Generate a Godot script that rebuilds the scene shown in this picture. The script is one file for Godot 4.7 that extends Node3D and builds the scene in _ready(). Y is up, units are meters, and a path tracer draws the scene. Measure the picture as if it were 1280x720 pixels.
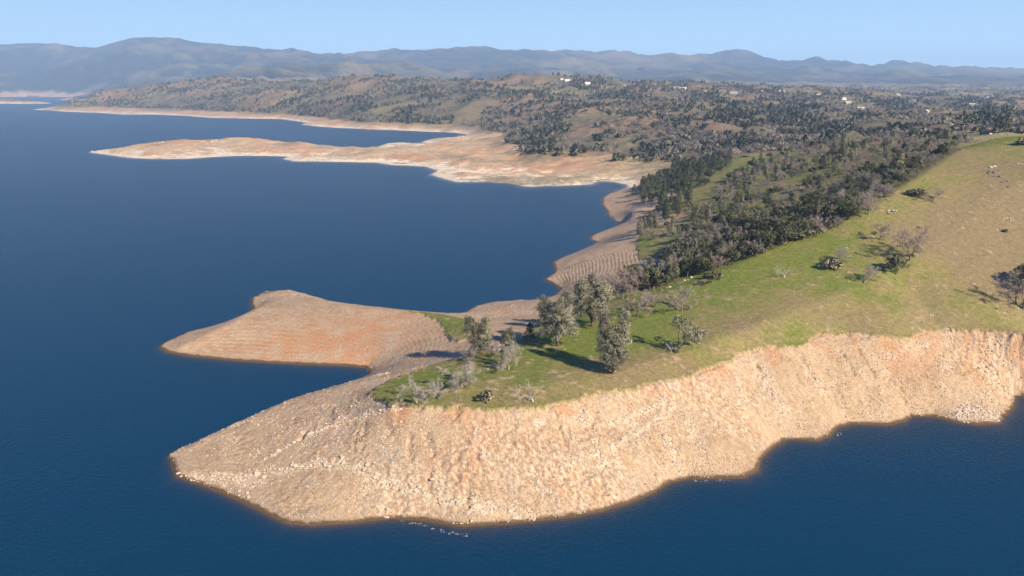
extends Node3D

# ---------------------------------------------------------------- camera numbers
const FPX := 949.0          # focal length in photograph pixels (1280 x 720)
const EYE := 110.0          # metres above the lake
const HORIZON := 108.0      # photograph row of the level line of sight
const POOL := 20.0          # height of the full-pool line where the grass ends
var pitch := atan2(360.0 - HORIZON, FPX)

# terrain levels, coarse to fine: x0, z0 (near edge), cell, nx, nz, upsampling
var spec := [
	{"x0": -14000.0, "z0": -200.0, "cell": 200.0, "nx": 140, "nz": 84, "up": 3, "shore": 0.03},
	{"x0": -4500.0, "z0": -600.0, "cell": 30.0, "nx": 270, "nz": 200, "up": 2, "shore": 0.10},
	{"x0": -240.0, "z0": -120.0, "cell": 24.0, "nx": 56, "nz": 60, "up": 1, "shore": 0.25},
	{"x0": -800.0, "z0": -810.0, "cell": 10.0, "nx": 112, "nz": 88, "up": 3, "shore": 0.16},
	{"x0": -60.0, "z0": -200.0, "cell": 6.0, "nx": 180, "nz": 108, "up": 3, "shore": 0.30},
	{"x0": -170.0, "z0": -150.0, "cell": 1.5, "nx": 364, "nz": 204, "up": 3, "shore": 0.42},
]
enum {RANGE, VALLEY, START, SPIT, HILL, NEAR}   # START is only a first guess for the two finest
var level: Array = []       # solved grids
var lines: Array = []       # [PackedVector3Array, sharp]
var land: Array[PackedVector2Array] = []
var grass_areas: Array[PackedVector2Array] = []
var rng := RandomNumberGenerator.new()
var nz_big := FastNoiseLite.new()
var nz_mid := FastNoiseLite.new()
var nz_small := FastNoiseLite.new()
var nz_fine := FastNoiseLite.new()
var nz_cell := FastNoiseLite.new()
var nz_ridge := FastNoiseLite.new()
var taken := {}
var mats := {}


func pix(u: float, v: float, h: float) -> Vector3:
	# the point at height h on the line of sight through a photograph pixel
	var d := Vector3(u - 640.0, 360.0 - v, -FPX).rotated(Vector3.RIGHT, -pitch)
	var t := (h - EYE) / d.y
	return Vector3(d.x * t, h, d.z * t)


func far_pix(u: float, v: float, dist: float) -> Vector3:
	# the point at a forward distance on the line of sight through a photograph pixel
	var d := Vector3(u - 640.0, 360.0 - v, -FPX).rotated(Vector3.RIGHT, -pitch)
	var t := -dist / d.z
	return Vector3(d.x * t, EYE + d.y * t, -dist)


func line(points: Array, sharp := false) -> void:
	var p := PackedVector3Array()
	for q in points:
		p.append(pix(q[0], q[1], q[2]))
	lines.append([p, sharp])


func far_line(points: Array, sharp := false) -> void:
	var p := PackedVector3Array()
	for q in points:
		p.append(far_pix(q[0], q[1], q[2]))
	lines.append([p, sharp])


func shore_polygon(points: Array) -> PackedVector2Array:
	var p := PackedVector2Array()
	for q in points:
		var w := pix(q[0], q[1], 0.0)
		p.append(Vector2(w.x, w.z))
	return p


func lay_out() -> void:
	# the waterline, traced clockwise from the cliffs at the east, all at lake level
	var front := [[1800, 575], [1500, 520], [1330, 493], [1280, 495], [1269, 496], [1267, 507], [1256, 520], [1247, 529], [1222, 531], [1192, 527], [1167, 521], [1140, 520], [1132, 526], [1110, 531], [1065, 530], [1047, 534], [1037, 545], [1022, 551], [985, 549], [970, 556], [951, 573], [947, 589], [929, 597], [897, 598], [860, 598], [835, 604], [817, 616], [788, 628], [752, 639], [716, 646], [662, 652], [614, 656], [575, 658], [539, 652], [523, 650], [489, 648], [437, 654], [385, 657], [358, 654], [340, 646], [316, 634], [279, 617], [242, 603], [220, 595], [216, 585], [213, 572], [209, 568]]
	var back := [[224, 561], [274, 540], [322, 519], [369, 499], [416, 485], [445, 475], [459, 469], [463, 464], [456, 459], [430, 457], [369, 455], [298, 451], [237, 445], [208, 440], [199, 434], [204, 429], [237, 414], [274, 406], [307, 396], [318, 389], [314, 380], [315, 372], [331, 364], [364, 363], [392, 370], [425, 380], [463, 385], [510, 389], [558, 394], [576, 393], [596, 382], [610, 378], [650, 375], [675, 376], [690, 371], [701, 361], [690, 354], [680, 349], [692, 342], [696, 336], [689, 329], [701, 322], [722, 314], [736, 308], [747, 303], [735, 298], [742, 293], [763, 285], [778, 279], [767, 275], [760, 269], [757, 262], [752, 256], [753, 247], [763, 241], [774, 239], [786, 234], [783, 230], [761, 226], [745, 227], [738, 230], [700, 232], [658, 233], [637, 229], [607, 227], [571, 227], [552, 222], [539, 218], [548, 213], [533, 208], [519, 207], [491, 206], [472, 203], [430, 202], [393, 201.5], [369, 201.5], [355, 198.5], [362, 195.5], [334, 194.5], [299, 194.5], [264, 196], [229, 198.5], [194, 198.5], [163, 197], [147, 195], [112, 190]]
	var far := [[124, 188], [147, 185.5], [180, 180], [217, 178.5], [264, 177.5], [299, 175], [334, 177], [369, 179], [395, 181], [412, 185], [440, 187], [461, 187.5], [478, 188], [468, 185], [486, 179], [500, 178], [525, 179.5], [533, 175.5], [548, 172.5], [564, 171.5], [592, 170], [578, 166], [548, 164.7], [500, 162.8], [454, 161], [407, 158.6], [377, 155.5], [388, 154], [367, 150.5], [351, 148.6], [311, 148], [264, 147], [231, 144.5], [194, 143], [156, 143], [125, 141], [81, 139.4], [62, 137.8], [41, 136.9], [62, 134.4], [80, 130], [90, 125.5], [98, 121.5], [60, 121], [0, 121.2], [-200, 121], [-500, 120.5], [-900, 120]]
	var ring := shore_polygon(front + back + far)
	ring.append_array(PackedVector2Array([Vector2(-16000, -9500), Vector2(-16000, -22000), Vector2(22000, -22000), Vector2(22000, 900), Vector2(500, -100)]))
	land.append(ring)
	land.append(shore_polygon([[-500, 130], [-100, 130], [0, 129.3], [40, 129.6], [65, 129.2], [52, 127.6], [20, 127], [-100, 126.6], [-500, 126.8]]))

	# the top of the cut bank: the old high-water line, one height all along
	line([[580, 446, 17], [554, 450, 16], [516, 465, 16], [480, 478, 16], [463, 489, 17], [472, 501, 18], [488, 505, 19], [526, 506, 20], [550, 508, 20], [571, 509, 20], [610, 511, 20], [648, 510, 20], [680, 506, 20], [716, 500, 20], [752, 490, 20], [806, 481, 20], [842, 473, 20], [860, 468, 20], [882, 464, 20], [911, 450, 20.5], [933, 435, 21], [980, 433, 21], [1005, 430, 21], [1027, 416, 22], [1060, 415, 22], [1100, 419, 22], [1135, 421, 21], [1160, 415, 21.5], [1185, 410, 22], [1210, 411, 22], [1280, 417, 22], [1340, 425, 22], [1600, 470, 22]], true)
	# spine of the bare western point, and the lobe across the inlet
	line([[215, 567, 1.2], [240, 556, 2.6], [274, 538, 4.5], [322, 517, 7], [369, 496, 10], [416, 482, 12.5], [450, 472, 13.5], [475, 468, 15]])
	line([[225, 433, 2.5], [280, 408, 6], [322, 384, 7.2], [345, 370, 5], [392, 373, 9], [440, 381, 11], [500, 386.5, 12], [545, 392, 13], [575, 400, 14.5], [592, 412, 16]])
	line([[475, 463, 2.5], [505, 453, 8], [545, 446, 12.5], [585, 435, 16]])
	# grass shelf with the pines
	line([[592, 412, 16], [600, 432, 18], [620, 455, 20], [600, 480, 20.5], [560, 492, 20]])
	line([[620, 430, 19], [665, 420, 20], [710, 415, 21.5], [760, 393, 22], [820, 371, 25], [890, 345, 30], [945, 320, 36], [1000, 295, 42], [1080, 262, 53], [1150, 220, 65], [1200, 187, 74], [1250, 171, 79], [1320, 164, 83], [1500, 150, 92]])
	line([[640, 485, 21], [700, 475, 21.5], [765, 465, 22], [850, 440, 23], [920, 415, 25], [1000, 385, 27.5], [1080, 352, 33], [1130, 325, 38.5], [1185, 290, 46.5], [1250, 240, 60], [1330, 200, 73]])
	line([[1060, 395, 25.5], [1110, 388, 27], [1150, 382, 27.5], [1172, 386, 26.3], [1200, 375, 28.5], [1240, 372, 29], [1280, 372, 29], [1400, 380, 28.5]])
	line([[1120, 345, 34], [1145, 365, 29.6], [1163, 400, 23.6]])
	line([[1200, 330, 37.5], [1290, 310, 42], [1400, 290, 47]])
	# bare slope behind the pines and the spits of the next coves
	line([[600, 400, 6], [640, 395, 8], [690, 392, 11]])
	line([[715, 350, 4], [745, 342, 9], [780, 335, 13], [815, 325, 17], [835, 312, 20]])
	line([[715, 322, 5], [745, 316, 9], [790, 306, 15]])
	line([[760, 298, 4], [790, 290, 12], [800, 289, 17], [850, 284, 22]])
	line([[775, 262, 4], [795, 262, 12], [830, 248, 17], [870, 226, 24], [900, 203, 31], [950, 190, 40]])
	line([[850, 302, 21], [900, 288, 27], [960, 270, 33], [1030, 240, 44], [1100, 215, 56], [1150, 190, 64], [1185, 174, 68]])
	line([[900, 240, 27], [960, 216, 36], [1010, 200, 43], [1060, 188, 51], [1110, 174, 57]])
	# flats of the far cove and the sand peninsula
	line([[820, 214, 7], [840, 205, 12], [870, 197, 20]])
	line([[800, 186, 15], [760, 192, 15], [700, 195, 15], [662, 190, 15], [645, 178, 15], [648, 168, 16], [638, 164, 16], [606, 160.5, 16], [571, 156, 16], [524, 153.4, 17], [477, 151.6, 18], [435, 150, 18], [407, 144.8, 18], [360, 141.7, 18], [334, 139.2, 18], [299, 138, 18], [252, 137, 18], [241, 135.2, 18], [205, 133.8, 18], [170, 133.6, 18], [135, 132.2, 16], [100, 132, 12], [80, 134, 6]])
	line([[130, 188.5, 2], [160, 183, 5], [185, 178, 9], [217, 177.2, 10], [264, 176, 10], [299, 172.5, 12], [334, 174.6, 11], [369, 177, 9], [395, 182, 7], [430, 184.5, 8], [461, 187, 9], [490, 189, 9], [530, 191, 9], [560, 194, 9], [590, 200, 10]])
	line([[560, 186, 5], [600, 180, 8], [640, 200, 6], [690, 210, 6], [720, 222, 5], [760, 212, 8]])
	line([[480, 182, 3], [500, 179.5, 5], [530, 181, 4]])
	line([[560, 174, 4], [590, 174, 5], [620, 172, 8]])
	# wooded country behind
	far_line([[700, 183, 1230], [760, 178, 1250], [820, 172, 1220], [900, 160, 1220], [1000, 160, 1240]])
	far_line([[640, 152, 1750], [720, 140, 1800], [800, 148, 1550], [880, 142, 1600], [960, 138, 1800], [1040, 146, 1800], [1130, 152, 1800], [1280, 150, 1900]])
	far_line([[300, 128, 3150], [400, 128, 2800], [480, 128, 2500], [560, 126, 2400], [640, 122, 2350], [720, 121, 2350], [800, 122, 2300], [870, 120, 2400], [960, 120, 2500], [1040, 124, 2500], [1120, 132, 2500], [1280, 134, 2500]])
	far_line([[90, 126, 3900], [130, 114, 4150], [200, 105, 4250], [260, 99, 4200], [330, 102, 4000], [400, 106, 3700], [440, 99, 3400], [480, 97, 3300], [540, 103, 3200], [600, 105, 3100], [640, 100, 3000], [690, 97, 2900], [740, 102, 2950], [800, 106, 3000], [860, 108, 3100], [920, 111, 3200], [980, 110, 3250], [1020, 114, 3250], [1080, 121, 3400], [1180, 126, 3500], [1280, 127, 3400]])
	far_line([[300, 118, 5200], [500, 118, 4600], [700, 116, 4300], [900, 116, 4500], [1100, 116, 4700], [1280, 116, 4700], [1500, 112, 4700]])
	# hill over the far bank at the west, foothills, main range
	far_line([[-400, 100, 7300], [-100, 96, 7200], [0, 92, 7000], [40, 89.5, 7000], [72, 94, 7000], [100, 106, 6900], [125, 113, 6600]])
	far_line([[-500, 122.5, 5300], [-100, 122.5, 5300], [0, 122.8, 5250], [30, 124.5, 5200], [52, 127, 5120]])
	far_line([[-400, 116.5, 8400], [0, 115.5, 8200], [90, 116, 8000]])
	far_line([[180, 112, 6300], [300, 96, 6400], [345, 90, 6600], [400, 88, 6700], [450, 96, 6500], [520, 104, 6400], [700, 104, 6200], [900, 105, 6300], [1100, 107, 6500], [1300, 107, 6500]])
	far_line([[-1500, 70, 11000], [-900, 52, 11000], [-400, 64, 11200], [-120, 62, 11000], [0, 57, 10800], [55, 55, 10800], [105, 65, 10800], [150, 54, 10600], [200, 45, 10400], [250, 51, 10400], [300, 57, 10500], [340, 66, 10700], [400, 69, 10900], [455, 66, 11000], [480, 71, 11000], [540, 62, 11000], [600, 59, 11200], [622, 58, 11200], [660, 67, 11300], [700, 66, 11400], [760, 71, 11400], [840, 78, 11400], [890, 70, 11400], [920, 68, 11400], [960, 72, 11400], [1000, 78, 11500], [1060, 79, 11600], [1100, 85, 11700], [1130, 81, 11700], [1180, 93, 11900], [1280, 97, 12500], [1500, 99, 12500], [2200, 90, 12500]], true)
	far_line([[-400, 86, 9800], [0, 82, 9400], [150, 84, 9000], [260, 80, 8800], [420, 88, 9000], [600, 84, 9200], [760, 90, 9200], [900, 88, 9400], [1050, 94, 9600], [1280, 101, 10000]])
	far_line([[40, 68, 10200], [150, 100, 8600]])
	far_line([[230, 56, 10200], [330, 92, 8400]])
	far_line([[560, 66, 10800], [620, 96, 8400]])
	far_line([[880, 74, 11200], [860, 98, 8600]])

	for q in [
		# where grass grows (the rest below the old waterline is bare)
		[[580, 446, 17], [554, 450, 16], [516, 465, 16], [480, 478, 16], [463, 489, 17], [472, 501, 18], [488, 505, 19], [526, 506, 20], [571, 509, 20], [610, 511, 20], [648, 510, 20], [680, 506, 20], [716, 500, 20], [752, 490, 20], [806, 481, 20], [860, 468, 20], [911, 450, 20.5], [933, 435, 21], [980, 433, 21], [1005, 430, 21], [1027, 416, 22], [1060, 415, 22], [1100, 419, 22], [1135, 421, 21], [1160, 415, 21.5], [1185, 410, 22], [1210, 411, 22], [1280, 417, 22], [1600, 470, 22], [1900, 300, 80], [1500, 140, 92], [1200, 160, 66], [1000, 165, 45], [880, 200, 26], [850, 228, 19], [845, 250, 18], [860, 272, 20], [815, 283, 18], [793, 300, 16], [800, 318, 18], [840, 318, 20], [842, 330, 21], [800, 350, 18], [760, 372, 18], [720, 384, 17], [690, 398, 17], [655, 424, 18.5], [625, 436, 18.5], [600, 440, 18]],
		[[486, 385, 11.5], [515, 391, 11], [548, 402, 12], [557, 416, 12.5], [572, 428, 14], [590, 422, 16], [590, 405, 15], [578, 396, 14], [556, 391, 13], [520, 387.5, 12]],
	]:
		var poly := PackedVector2Array()
		for c in q:
			var w := pix(c[0], c[1], c[2])
			poly.append(Vector2(w.x, w.z))
		grass_areas.append(poly)


# ---------------------------------------------------------------- solving the ground's height
func solve(k: int) -> void:
	var s: Dictionary = spec[k]
	var nx: int = s.nx
	var nz: int = s.nz
	var cell: float = s.cell
	var x0: float = s.x0
	var z0: float = s.z0
	var n := nx * nz
	var h := PackedFloat32Array()
	var fixed := PackedByteArray()
	var wet := PackedByteArray()
	var dist := PackedFloat32Array()
	h.resize(n)
	fixed.resize(n)
	wet.resize(n)
	dist.resize(n)
	for j in nz:
		var z := z0 - (j + 0.5) * cell
		for i in nx:
			var p := Vector2(x0 + (i + 0.5) * cell, z)
			var at := j * nx + i
			var on_land := Geometry2D.is_point_in_polygon(p, land[0])
			if not on_land and k < 2:
				on_land = Geometry2D.is_point_in_polygon(p, land[1])
			wet[at] = 0 if on_land else 1
			dist[at] = 0.0 if on_land else 1e6
			h[at] = base_height(k - 1, p.x, z) if k > 0 else 60.0
	# a point test that fails where its ray grazes a corner: single odd cells take their neighbours' side
	for pass_ in 2:
		for j in range(1, nz - 1):
			for i in range(1, nx - 1):
				var at := j * nx + i
				var w := wet[at - 1] + wet[at + 1] + wet[at - nx] + wet[at + nx]
				if wet[at] == 1 and w <= 1 or wet[at] == 0 and w >= 3:
					wet[at] = 1 - wet[at]
					dist[at] = 1e6 if wet[at] == 1 else 0.0
	# chamfer distance from the land, for the lake bed
	for j in nz:
		for i in nx:
			var at := j * nx + i
			if dist[at] > 0.0:
				if i > 0: dist[at] = minf(dist[at], dist[at - 1] + 1.0)
				if j > 0: dist[at] = minf(dist[at], dist[at - nx] + 1.0)
				if i > 0 and j > 0: dist[at] = minf(dist[at], dist[at - nx - 1] + 1.414)
				if i < nx - 1 and j > 0: dist[at] = minf(dist[at], dist[at - nx + 1] + 1.414)
	for j in range(nz - 1, -1, -1):
		for i in range(nx - 1, -1, -1):
			var at := j * nx + i
			if dist[at] > 0.0:
				if i < nx - 1: dist[at] = minf(dist[at], dist[at + 1] + 1.0)
				if j < nz - 1: dist[at] = minf(dist[at], dist[at + nx] + 1.0)
				if i < nx - 1 and j < nz - 1: dist[at] = minf(dist[at], dist[at + nx + 1] + 1.414)
				if i > 0 and j < nz - 1: dist[at] = minf(dist[at], dist[at + nx - 1] + 1.414)
	var slope: float = s.shore
	for at in n:
		if wet[at] == 1:
			h[at] = -minf((dist[at] - 0.5) * cell * slope, 14.0)
			fixed[at] = 1
	# the exact signed distance beside the waterline
	if k >= 1:
		for j in range(1, nz - 1):
			for i in range(1, nx - 1):
				var at := j * nx + i
				var w := wet[at]
				if wet[at - 1] != w or wet[at + 1] != w or wet[at - nx] != w or wet[at + nx] != w or wet[at - nx - 1] != w or wet[at + nx + 1] != w:
					var d := shore_distance(Vector2(x0 + (i + 0.5) * cell, z0 - (j + 0.5) * cell))
					h[at] = (-d if w == 1 else d) * slope
					fixed[at] = 1
	# height lines
	for l in lines:
		var pts: PackedVector3Array = l[0]
		for a in range(pts.size() - 1):
			var steps := int(ceil(Vector2(pts[a].x - pts[a + 1].x, pts[a].z - pts[a + 1].z).length() / (cell * 0.6))) + 1
			if steps > 4000:
				continue
			for t in steps + 1:
				var q := pts[a].lerp(pts[a + 1], float(t) / steps)
				var i := int(floor((q.x - x0) / cell))
				var j := int(floor((z0 - q.z) / cell))
				if i >= 0 and j >= 0 and i < nx and j < nz and wet[j * nx + i] == 0:
					h[j * nx + i] = q.y
					fixed[j * nx + i] = 1 if not l[1] else 2
	if k > 0:
		for j in nz:
			for i in nx:
				if i == 0 or j == 0 or i == nx - 1 or j == nz - 1:
					fixed[j * nx + i] = 3
	# relax: a membrane hung on the lines, then smoothed off them
	var rounds: int = [300, 160, 200, 90, 90, 70][k]
	for it in rounds:
		var over: float = 1.75 if it < rounds - 8 else 1.0
		for j in range(1, nz - 1):
			var at := j * nx
			for i in range(1, nx - 1):
				at += 1
				if fixed[at] == 0:
					h[at] += over * ((h[at - 1] + h[at + 1] + h[at - nx] + h[at + nx]) * 0.25 - h[at])
	for it in [5, 4, 1, 3, 3, 5][k]:
		var c := h.duplicate()
		for j in range(1, nz - 1):
			var at := j * nx
			for i in range(1, nx - 1):
				at += 1
				if fixed[at] < 2 and c[at] > 0.8:
					h[at] = c[at] * 0.4 + (c[at - 1] + c[at + 1] + c[at - nx] + c[at + nx]) * 0.15
	var im := Image.create_from_data(nx, nz, false, Image.FORMAT_RF, h.to_byte_array())
	var up: int = s.up
	im.resize(nx * up, nz * up, Image.INTERPOLATE_CUBIC)
	level.append({"h": h, "fine": im.get_data().to_float32_array(), "nx": nx, "nz": nz, "x0": x0, "z0": z0, "cell": cell,
		"fx": nx * up, "fz": nz * up, "step": cell / up, "fx0": x0 + cell * 0.5 / up, "fz0": z0 - cell * 0.5 / up})


func shore_distance(p: Vector2) -> float:
	var best := 1e9
	for r in land:
		for a in range(r.size()):
			var q := Geometry2D.get_closest_point_to_segment(p, r[a], r[(a + 1) % r.size()])
			best = minf(best, p.distance_squared_to(q))
	return sqrt(best)


func base_height(k: int, x: float, z: float) -> float:
	while k > 0 and not inside(level[k], x, z, level[k].cell):
		k -= 1
	var g: Dictionary = level[k]
	return bilinear(g.h, g.nx, g.nz, (x - g.x0) / g.cell - 0.5, (g.z0 - z) / g.cell - 0.5)


func bilinear(a: PackedFloat32Array, nx: int, nz: int, fx: float, fz: float) -> float:
	fx = clampf(fx, 0.0, nx - 1.001)
	fz = clampf(fz, 0.0, nz - 1.001)
	var i := int(fx)
	var j := int(fz)
	var u := fx - i
	var v := fz - j
	var at := j * nx + i
	return lerpf(lerpf(a[at], a[at + 1], u), lerpf(a[at + nx], a[at + nx + 1], u), v)


func inside(g: Dictionary, x: float, z: float, margin: float) -> bool:
	return x > g.x0 + margin and x < g.x0 + g.nx * g.cell - margin and z < g.z0 - margin and z > g.z0 - g.nz * g.cell + margin


func ground(x: float, z: float) -> float:
	# the height of the finished ground
	for k in [NEAR, HILL, SPIT, VALLEY, RANGE]:
		var g: Dictionary = level[k]
		if k == 0 or inside(g, x, z, g.step * 2.0):
			return bilinear(g.fine, g.fx, g.fz, (x - g.fx0) / g.step, (g.fz0 - z) / g.step)
	return 0.0


func hit(u: float, v: float) -> Vector3:
	# where the line of sight through a photograph pixel meets the finished ground
	var d := Vector3(u - 640.0, 360.0 - v, -FPX).rotated(Vector3.RIGHT, -pitch).normalized()
	var t := 160.0
	var last := t
	while t < 14000.0:
		var p := Vector3(0, EYE, 0) + d * t
		if p.y < maxf(ground(p.x, p.z), 0.0):
			for b in 12:
				var m := (last + t) * 0.5
				p = Vector3(0, EYE, 0) + d * m
				if p.y < maxf(ground(p.x, p.z), 0.0):
					t = m
				else:
					last = m
			p = Vector3(0, EYE, 0) + d * t
			return Vector3(p.x, ground(p.x, p.z), p.z)
		last = t
		t *= 1.004
	return Vector3(0, EYE, 0) + d * 14000.0


# ---------------------------------------------------------------- the ground's relief and colours
var vein := PackedFloat32Array()      # how much pale rock shows, for the finest level
var fin_dir := Vector2(0, 1)
var dry_spots: Array = []
var lush_spots: Array = []
var terrace_spots: Array = []
var ruddy_spots: Array = []
var step_spots: Array = []
var smooth_spots: Array = []


func splat(points: Array, radius: float, strength: float) -> void:
	# marks pale broken rock (or, below nought, a crack) along a line of photograph pixels on the bank
	for a in range(points.size() - 1):
		trace(hit(points[a][0], points[a][1]), hit(points[a + 1][0], points[a + 1][1]), radius, strength)


func trace(p: Vector3, q: Vector3, radius: float, full: float) -> void:
	var g: Dictionary = level[NEAR]
	var r := int(ceil(radius / g.step)) + 1
	var steps := int(p.distance_to(q) / 0.5) + 1
	for t in steps:
		var c := p.lerp(q, float(t) / steps)
		var strength := full * clampf(0.75 + nz_mid.get_noise_2d(c.x * 3.0, c.z * 3.0) * 1.3, 0.15, 1.0)
		c.x += nz_small.get_noise_2d(c.x * 1.5, c.z * 1.5) * radius * 1.5
		c.z += nz_small.get_noise_2d(c.z * 1.5 + 90.0, c.x * 1.5) * radius * 1.5
		var ci := int((c.x - g.fx0) / g.step)
		var cj := int((g.fz0 - c.z) / g.step)
		for j in range(maxi(cj - r, 0), mini(cj + r, g.fz - 1)):
			for i in range(maxi(ci - r, 0), mini(ci + r, g.fx - 1)):
				var d := Vector2(i - ci, j - cj).length() * float(g.step) / radius
				if d < 1.0:
					var at: int = j * g.fx + i
					if strength < 0.0:
						vein[at] = minf(vein[at], strength * (1.0 - d * d))
					else:
						vein[at] = maxf(vein[at], strength * (1.0 - d * d))


func break_bank() -> void:
	# cracks and low ribs that run down the bare bank
	for k in 70:
		var u := rng.randf_range(360.0, 1260.0)
		var edge := 505.0 if u < 720.0 else lerpf(500.0, 415.0, clampf((u - 720.0) / 320.0, 0.0, 1.0))
		var v := edge + rng.randf_range(4.0, 95.0)
		var p := hit(u, v)
		if p.y < 1.5 or p.y > 19.0:
			continue
		var d := fin_dir.rotated(rng.randfn() * 0.25) * rng.randf_range(3.0, 11.0)
		var q := Vector3(p.x + d.x, 0, p.z + d.y)
		var down := rng.randf() < 0.45
		var r := rng.randf_range(0.5, 0.9) if down else rng.randf_range(0.6, 1.3)
		trace(p, q, r, -rng.randf_range(0.35, 0.8) if down else rng.randf_range(0.3, 0.7))


func in_grass(x: float, z: float) -> bool:
	for p in grass_areas:
		if Geometry2D.is_point_in_polygon(Vector2(x, z), p):
			return true
	return false


func spot(list: Array, x: float, z: float) -> float:
	var s := 0.0
	for q in list:
		var dx: float = (x - q[0]) / q[2]
		var dz: float = (z - q[1]) / q[2]
		var r := dx * dx + dz * dz
		if r < 4.0:
			s += q[3] * exp(-r)
	return s


func mark_spots(points: Array) -> Array:
	# [u, v, radius in metres, strength]
	var out := []
	for q in points:
		var p := hit(q[0], q[1])
		out.append([p.x, p.z, q[2], q[3]])
	return out


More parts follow.
